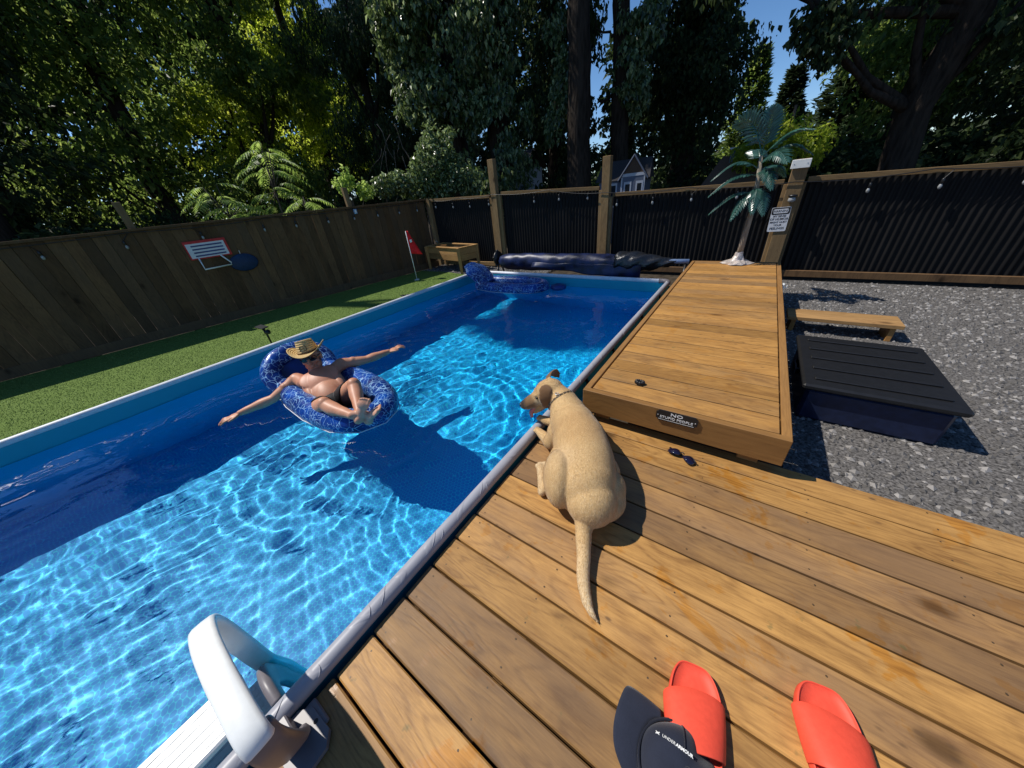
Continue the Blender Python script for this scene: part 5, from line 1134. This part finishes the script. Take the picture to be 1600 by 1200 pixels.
for i in range(41):
    f = i/40; x = .62+.95*f; base_r = .170*math.sin(min(1, f*6+.45)*1.57)*(1-max(0, f-.35)*1.25)
    for j in range(mm):
        a = 6.283*j/mm; rr = base_r+.012*math.sin(4*a+23*f)+.006*math.sin(47*f+9*a); V.append((x, rr*math.cos(a), rr*math.sin(a)+.02+.03*f))
m.add(V, [(i*mm+j, i*mm+(j+1) % mm, (i+1)*mm+(j+1) % mm, (i+1)*mm+j) for i in range(40) for j in range(mm)]+[tuple(range(mm))[::-1], tuple(40*mm+j for j in range(mm))]); m.build('bubble_cover', M['bubble'], rl, smooth=True)
m = MB(); V = []
for i in range(25):
    for j in range(9): f = i/24; g = j/8; V.append((-.9+2.0*f, -.15-.03*g-.03*math.sin(9*f+g*2)*g, .02-.22*g*(.35+.65*f)+.01*math.sin(20*f)))
m.add(V, [(i*9+j, (i+1)*9+j, (i+1)*9+j+1, i*9+j+1) for i in range(24) for j in range(8)]); o = m.build('loose_cover_edge', M['cover'], rl, smooth=True); q = o.modifiers.new('t', 'SOLIDIFY'); q.thickness = .004
m = MB(); m.tube([(-1.85, 0, .0), (1.3, 0, .055), (1.74, 0, .065)], .034, 14); m.build('reel_tube', M['blue_tube'], rl, smooth=True)
m = MB(); m.lathe([(.02, -.02), (.135, -.02), (.14, 0), (.135, .02), (.02, .02)], 20, M=Matrix.Translation((-1.83, 0, .06)) @ Matrix.Rotation(math.pi/2, 4, 'Y'))
for k in range(5): a = 6.283*k/5+.4; m.tube([(-1.86, .14*math.cos(a), .06+.14*math.sin(a)), (-1.80, .15*math.cos(a), .06+.15*math.sin(a))], .016, 7)
m.build('hand_wheel', M['black'], rl, smooth=True)
for x in (-1.79, 1.70):
    m = MB(); m.tube([(x, -.16, -.36), (x, 0, .05)], .018, 8); m.tube([(x, .16, -.36), (x, 0, .05)], .018, 8); m.build('stand_leg', M['black'], rl, smooth=True)
# ---- artificial palm
M['frond'] = mat_leaf('artificial_frond', [(0, (.018, .062, .048)), (.6, (.032, .10, .078)), (1, (.06, .15, .12))], .3, .7, .15); M['palmstem'] = mat_bark('palm_stem', (.16, .13, .09), (.36, .31, .24)); M['foil'] = plain('pale_crumpled_wrap', (.62, .54, .48), .3, .6, .3, var=.3, scale=30, bump=1)
pm = thing('artificial_palm', 'artificial palm with blue green fronds at the far end of the platform', 'palm', (.735, 5.32, .228))
m = MB(); m.tube([(0, 0, 0), (.01, 0, .3), (.018, 0, .62), (.0, .0, .92), (-.03, 0, 1.18)], [.040, .034, .029, .024, .018], 10); m.build('stem', M['palmstem'], pm, smooth=True)
m = MB(); V = []; r = random.Random(2); nn = 16
for k, (rr, z) in enumerate(((.165, .0), (.13, .018), (.07, .045), (.05, .10), (.042, .14))):
    for j in range(nn): a = 6.283*j/nn; q = rr*(1+r.uniform(-.22, .22)*(1 if k < 3 else .2)); V.append((q*math.cos(a), q*math.sin(a), z+r.uniform(0, .012)))
m.add(V, [(k*nn+j, k*nn+(j+1) % nn, (k+1)*nn+(j+1) % nn, (k+1)*nn+j) for k in range(4) for j in range(nn)]); m.build('base_wrap', M['foil'], pm)
def frond(o, tip, sag, wid, n=17, face=None):
    o = Vector(o); tip = Vector(tip); m = MB(); q = []
    for i in range(n+1): f = i/n; q.append(o.lerp(tip, f)+Vector((0, 0, sag*math.sin(f*math.pi))))
    m.tube(q, [.007*(1-.7*i/n) for i in range(n+1)], 5); Lf = (tip-o).length; dd = (tip-o).normalized(); face_ = Vector(face) if face else Vector((0, 0, 1)); sd = dd.cross(face_).normalized(); nm = sd.cross(dd)
    for i in range(3, n+1):
        f = i/n; tg = (q[i]-q[i-1]).normalized(); ll = wid*math.sin(.55+2.35*f)
        for s in (-1, 1):
            d2 = (sd*s+tg*(.55+.6*f)-nm*.22+Vector((0, 0, -.08))+Vector((random.uniform(-.08, .08),)*3)).normalized(); p0 = q[i]; wv = tg*.021; pm_ = p0+d2*ll*.55; 
            m.add([p0-wv*.3, pm_-wv, p0+d2*ll-Vector((0, 0, ll*.10)), pm_+wv, p0+wv*.3, pm_+nm*.006], [(0, 1, 5), (1, 2, 5), (2, 3, 5), (3, 4, 5), (4, 0, 5)])
    m.build('frond', M['frond'], pm)
random.seed(12)
for o_, tip, sag, wid, fc in (
    ((-.03, 0, 1.20), (-.34, -.10, 1.52), .12, .17, (-.5, -1, .2)), ((-.03, 0, 1.20), (-.02, -.05, 1.60), .03, .17, (.2, -1, .1)), ((-.03, 0, 1.15), (.36, -.10, 1.36), .10, .13, None),
    ((-.02, 0, 1.05), (-.47, -.05, 1.0), .12, .14, None), ((-.01, 0, .98), (-.46, -.12, .83), .10, .13, None), ((.0, 0, .80), (-.42, -.10, .63), .10, .12, None), ((.0, 0, .82), (-.17, -.2, .56), .08, .12, None),
    ((-.02, 0, 1.10), (.22, -.28, 1.10), .10, .15, (.3, -1, .8)), ((-.02, 0, 1.0), (.15, -.22, .86), .10, .13, (.3, -1, .9)), ((.0, 0, .84), (.14, -.18, .60), .08, .13, (.4, -1, .8)), ((.0, 0, .86), (.03, -.20, .62), .08, .12, (0, -1, .9)),
    ((-.02, 0, 1.12), (.42, .05, 1.15), .12, .14, None), ((-.02, .0, 1.1), (-.15, .35, 1.2), .1, .14, None), ((-.02, 0, 1.0), (.25, .30, .95), .1, .13, None)): frond(o_, tip, sag, wid, face=fc)
# ---- planter box
pb = thing('planter_box', 'raised cedar planter box on legs in the fence corner', 'planter', (-5.28, 6.02, ZG), rad(-11))
pw, pd = .72, .25
for y in (-pd, pd):
    for k in range(2): m = MB(); m.box((-pw, -.011, -.068), (pw, .011, .068), ch=.003); m.build('side_board', M['plank'], pb, loc=(0, y, .345+.139*k))
for x in (-pw+.011, pw-.011):
    for k in range(2): m = MB(); m.box((-pd+.012, -.011, -.068), (pd-.012, .011, .068), ch=.003); m.build('end_board', M['plank'], pb, loc=(x, 0, .345+.139*k), rot=(0, 0, math.pi/2))
for x in (-1, 1):
    for y in (-1, 1): m = MB(); m.tube([(0, 0, -.275), (0, 0, .285)], [.040, .058], 4); o = m.build('leg', M['plankz'], pb, loc=(x*(pw-.02), y*(pd+.02), .278)); o.rotation_euler = (0, 0, math.pi/4*0)
m = MB()
for a, b_ in (((-pw-.03, -pd-.04, .555), (pw+.03, -pd+.03, .578)), ((-pw-.03, pd-.03, .555), (pw+.03, pd+.04, .578)), ((-pw-.03, -pd+.032, .555), (-pw+.05, pd-.032, .578)), ((pw-.05, -pd+.032, .555), (pw+.03, pd-.032, .578))): m.box(a, b_, ch=.003)
m.build('top_trim', M['plank'], pb); m = MB(); m.box((-pw+.02, -pd+.013, .30), (pw-.02, pd-.013, .50)); m.build('soil', M['soil'], pb)
m = MB(); m.box((-.17, -.02, -.008), (.17, .02, .008)); m.build('loose_slat', M['fascia'], pb, loc=(-.2, -.12, .585), rot=(0, 0, .25)); m = MB(); m.tube([(-.62, -.05, .58), (-.64, -.03, .64), (-.60, 0, .66), (-.56, .02, .62)], .006, 5); m.build('wire', M['steel'], pb, smooth=True)
# ---- golf flag
M['flagred'] = plain('red_flag_cloth', (.80, .02, .025), .7, .2, var=.2, scale=12); gf = thing('golf_flag', 'red golf flag on a white pin standing in the putting turf', 'golf flag', (-5.42, 4.89, ZG))
m = MB(); m.tube([(0, 0, 0), (.005, 0, 1.04)], .008, 8); m.build('pin', M['white'], gf, smooth=True); m = MB(); m.lathe([(.058, .002), (.058, .012), (.045, .012), (.045, .004)], 20); m.build('cup_ring', M['white'], gf)
m = MB(); V = []
for i in range(11):
    for j in range(7): f = i/10; g = j/6; V.append((.006+.61*(.05+.20*f**1.1)*g+.012*math.sin(9*g+3*f)*g, .79*(.05+.20*f**1.1)*g-.012*math.sin(9*g+3*f)*g, 1.04-.46*f-.05*g*f))
m.add(V, [(i*7+j, (i+1)*7+j, (i+1)*7+j+1, i*7+j+1) for i in range(10) for j in range(6)]); o = m.build('flag', M['flagred'], gf, smooth=True); q = o.modifiers.new('t', 'SOLIDIFY'); q.thickness = .003
m = MB(); V = [(.03, .79*.025/.61, .86), (.06, .79*.05/.61, .87), (.065, .79*.055/.61, .82), (.035, .79*.03/.61, .80)]; m.add([(x+.018, y-.018, z) for x, y, z in V], [(0, 1, 2, 3)]); m.build('flag_print', M['paint_white'], gf)
# ---- solar spot lights in turf
def spot(label, x, y, rz, s=1):
    t = thing('solar_spotlight', label, 'garden light', (x, y, ZG), rz, 'solar lights in the turf'); m = MB(); m.tube([(0, 0, -.02), (0, 0, .16*s), (-.015, 0, .24*s)], [.010, .014, .018], 8); m.build('stake', M['black'], t, smooth=True)
    m = MB(); m.box((-.075, -.05, -.008), (.055, .05, .008), ch=.003, M=Matrix.Translation((-.02, 0, .26*s)) @ Matrix.Rotation(rad(12), 4, 'Y')); m.build('solar_panel', M['paint_black'], t)
    m = MB(); m.lathe([(.028, 0), (.034, .05), (.03, .055)], 14, M=Matrix.Translation((.0, 0, .18*s)) @ Matrix.Rotation(rad(75), 4, 'Y')); m.build('lamp_head', M['black'], t, smooth=True)
spot('black solar spotlight on a stake at the near edge of the turf', -4.47, 1.37, rad(20)); spot('small black solar light low beside the pool rim further along the turf', -4.22, 3.62, rad(80), .35)
# ---- string lights
def string(label, pts, bulbs, group, sag=.05):
    t = thing('string_lights', label, 'string lights', pts[0], 0, group); o0 = Vector(pts[0]); m = MB(); q = []
    for a, b_ in zip(pts, pts[1:]):
        for k in range(8): f = k/8; p = Vector(a).lerp(Vector(b_), f); p.z -= sag*4*f*(1-f); q.append(p-o0)
    q.append(Vector(pts[-1])-o0); m.tube(q, .0055, 5); m.build('cord', M['black'], t, smooth=True)
    bm_ = MB(); bm_.lathe([(.009, -.035), (.016, -.052), (.019, -.068), (.012, -.088), (.002, -.093)], 12); bme = bm_.mesh('bulb', M['glass_bulb'], True); s2 = MB(); s2.lathe([(.009, .02), (.015, .012), (.016, -.034), (.010, -.038)], 10); sme = s2.mesh('socket', M['black'], True)
    for p in bulbs:
        p = Vector(p)-o0; b = link('bulb', bme, t, p); link('socket', sme, b); 
        near = min(q, key=lambda v: (v-p).length); m = MB(); m.tube([near-p, Vector((0, 0, .018))], .004, 4); m.build('drop', M['black'], b)
    return t
ly = lambda y, z: tuple(fl(y, .045)+Vector((0, 0, z)))
string('string of clear bulbs along the top of the board fence', [ly(y, 1.365) for y in (-4, -1.5, 1.0, 2.9, 4.4, 6.25)], [ly(y, 1.245) for y in (-3.2, -2.4, -1.6, -.8, .1, .9, 1.8, 2.70, 3.24, 3.85, 4.40, 4.95, 5.5, 6.0)], 'string lights on the fences', .03)
yb = YB-.085
string('string of clear bulbs looped along the black fence rail', [(-6.1, yb, 1.36), (-5.1, yb, 1.345), (-4.06, YB-.125, 1.34), (-2.7, yb, 1.31), (-1.53, YB-.125, 1.17), (-.2, yb, 1.13), (1.14, YB-.125, 1.08), (2.4, yb, 1.09), (3.6, yb, 1.06)], [(-5.94, yb, 1.27), (-5.34, yb, 1.235), (-4.80, yb, 1.215), (-4.2, YB-.12, 1.225), (-3.035, yb, 1.195), (-2.465, yb, 1.195), (-1.87, yb, 1.17), (-1.31, yb, 1.03), (-.70, yb, 1.02), (-.11, yb, 1.02), (.5, yb, 1.01), (1.9, yb, .98), (2.5, yb, .97), (3.1, yb, .96)], 'string lights on the fences', .035)
bx = thing('outdoor_switch_box', 'small pale switch box at the foot of the tall post on the board fence', 'switch box', tuple(fl(4.47, .03)+Vector((0, 0, 1.31))), ang); m = MB(); m.box((-.035, -.02, -.05), (.035, .02, .05), ch=.008); m.build('case', M['blue_tube'], bx); m = MB(); m.box((-.016, -.025, -.03), (.016, -.0205, .03), ch=.002); m.build('cover', M['white'], bx)
# ---- mini hoop on the board fence
hp_ = thing('mini_basketball_hoop', 'white framed board with red edge and bracket hung on the board fence at the left', 'hoop', tuple(fl(1.80, .03)+Vector((0, 0, .99))), ang)
m = MB(); m.box((-.30, -.012, -.12), (.27, .0, .16), ch=.003); m.build('backboard', M['paint_red'], hp_)
m = MB(); m.box((-.28, -.016, -.10), (.235, -.0125, .12)); m.build('face_panel', M['signwhite'], hp_)
for k in range(4): m = MB(); m.box((-.22, -.0195, -.08+.05*k), (.20, -.0165, -.058+.05*k)); m.build('stripe', M['floatdark'], hp_)
m = MB(); m.tube([(-.2, -.02, -.10), (-.2, -.06, -.28), (.18, -.06, -.27), (.19, -.05, -.24), (.10, -.02, -.10)], .012, 8); m.build('bracket', M['white'], hp_, smooth=True)
M['teal'] = plain('dark_blue_plastic', (.006, .028, .085), .5, .3, var=.15); ds = thing('hanging_disc', 'dark blue oval disc hanging on the board fence beside the mini hoop', 'disc', tuple(fl(2.17, .035)+Vector((0, 0, .715))), ang)
m = MB(); m.lathe([(.205, 0), (.215, .012), (.20, .02), (.02, .024)], 30, M=Matrix.Rotation(math.pi/2, 4, 'X') @ Matrix.Diagonal((1, .68, 1, 1))); m.build('disc_face', M['teal'], ds, smooth=True); m = MB(); m.tube([(0, -.005, .13), (.01, .0, .2)], .006, 6); m.build('hook', M['steel'], ds)
# ---- pool ladder (near left)
ld = thing('pool_ladder', 'white and grey resin pool ladder over the near pool rim', 'pool ladder', (-.1, -.2, 0))
def band(name, pts, w, t_, mat, y0):
    P = [Vector((p[0]+.1, y0+.2, p[1])) for p in pts]; out = []
    for i in range(len(P)-1):
        p0 = P[max(0, i-1)]; p1 = P[i]; p2 = P[i+1]; p3 = P[min(len(P)-1, i+2)]
        for k in range(6): t = k/6; out.append(.5*((2*p1)+(p2-p0)*t+(2*p0-5*p1+4*p2-p3)*t*t+(3*p1-p0-3*p2+p3)*t**3))
    out.append(P[-1]); m = MB(); n = 12; V = []; F = []
    for i, p in enumerate(out):
        tg = (out[min(i+1, len(out)-1)]-out[max(i-1, 0)]).normalized(); s = Vector((0, 1, 0)); u = s.cross(tg); wi = w*(1 if 0 < i < len(out)-1 else .9)
        for k in range(n): a = 6.283*k/n; ca, sa = math.cos(a), math.sin(a); V.append(p+s*(wi*math.copysign(abs(ca)**.55, ca))+u*(t_*math.copysign(abs(sa)**.6, sa)))
    F = [(i*n+k, i*n+(k+1) % n, (i+1)*n+(k+1) % n, (i+1)*n+k) for i in range(len(out)-1) for k in range(n)]+[tuple(range(n))[::-1], tuple((len(out)-1)*n+k for k in range(n))]
    m.add(V, F); return m.build(name, mat, ld, smooth=True)
arch = [(.205, .318), (.185, .342), (.12, .358), (.0, .37), (-.12, .36), (-.22, .315), (-.28, .21), (-.30, .05), (-.32, -.15), (-.44, -.6), (-.46, -1.15)]
for y in (-.225, -.80):
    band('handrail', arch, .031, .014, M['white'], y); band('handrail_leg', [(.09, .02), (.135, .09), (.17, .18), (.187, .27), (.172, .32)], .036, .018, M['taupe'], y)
    band('side_panel', [(-.06, -.02), (-.13, -.01), (-.20, -.05), (-.26, -.16), (-.32, -.35), (-.38, -.7), (-.40, -1.1)], .018, .045, M['taupe'], y)
    m = MB(); m.prism([(x+.1, z) for x, z in ((.03, -.05), (.17, -.045), (.185, -.02), (.18, .04), (.15, .065), (.06, .06), (.03, .03))], .004, .020, M=Matrix.Translation((0, y+.2, 0))); m.build('deck_bracket', M['taupe'], ld)
    m = MB(); m.box((.135, y+.2-.05, .0), (.225, y+.2+.075, .012), ch=.004); m.box((.135, y+.2-.012, .012), (.215, y+.2+.012, .075), ch=.004); m.build('bracket_gusset', M['taupe'], ld)
    m = MB(); m.lathe([(.010, .012), (.010, .019), (.004, .021)], 10, M=Matrix.Translation((.20, y+.2+.05, 0))); m.build('bolt', M['paint_black'], ld)
for k, (x, z) in enumerate(((-.155, .035), (-.24, -.20), (-.31, -.48), (-.36, -.78))):
    m = MB(); m.box((x-.075+.1, -.575, z-.014), (x+.075+.1, -.062, z+.014), ch=.006); t_ = m.build('tread', M['white'], ld)
    m = MB()
    for j in range(5): m.box((x-.06+.1+.026*j, -.55, z+.0142), (x-.048+.1+.026*j, -.085, z+.0165))
    m.build('grip_rib', M['white'], t_)
# ---- odds and ends right of platform
M['navybin'] = plain('navy_bin_plastic', (.012, .020, .055), .4, .4, var=.2)
sb = thing('storage_bin', 'dark navy storage bin in the shade right of the platform', 'storage bin', (1.70, 2.95, -.23)); m = MB(); m.box((-.33, -.42, 0), (.33, .42, .24), ch=.02); m.build('body', M['navybin'], sb); m = MB(); m.box((-.36, -.45, .243), (.36, .45, .285), ch=.012); m.build('lid', M['black'], sb)
for k in range(5): m = MB(); m.box((-.30, -.36+.17*k, .2855), (.30, -.32+.17*k, .297), ch=.004); m.build('lid_rib', M['black'], sb); m = MB(); m.box((-.37, -.08, .17), (-.335, .08, .22), ch=.008); m.build('latch', M['taupe'], sb)
tb = thing('timber_step', 'weathered timber step on the ground right of the platform', 'step', (1.75, 4.35, -.23)); 
for k in range(2): m = MB(); m.box((-.42, -.068, -.018), (.42, .068, .018), ch=.003); m.build('tread_board', M['plank'], tb, loc=(0, -.07+.142*k, .15))
for x in (-.36, .36): m = MB(); m.box((x-.02, -.12, 0), (x+.02, .13, .131), ch=.003); m.build('riser', M['fascia'], tb)
wt = thing('white_clip', 'small white bracket on the right edge of the platform', 'bracket', (1.212, 4.42, .17)); m = MB(); m.box((0, -.03, -.03), (.022, .03, .045), ch=.005); m.build('plate', M['white'], wt); m = MB(); m.tube([(.02, 0, .0), (.045, 0, .005), (.045, 0, .03)], .006, 6); m.build('hook', M['white'], wt)
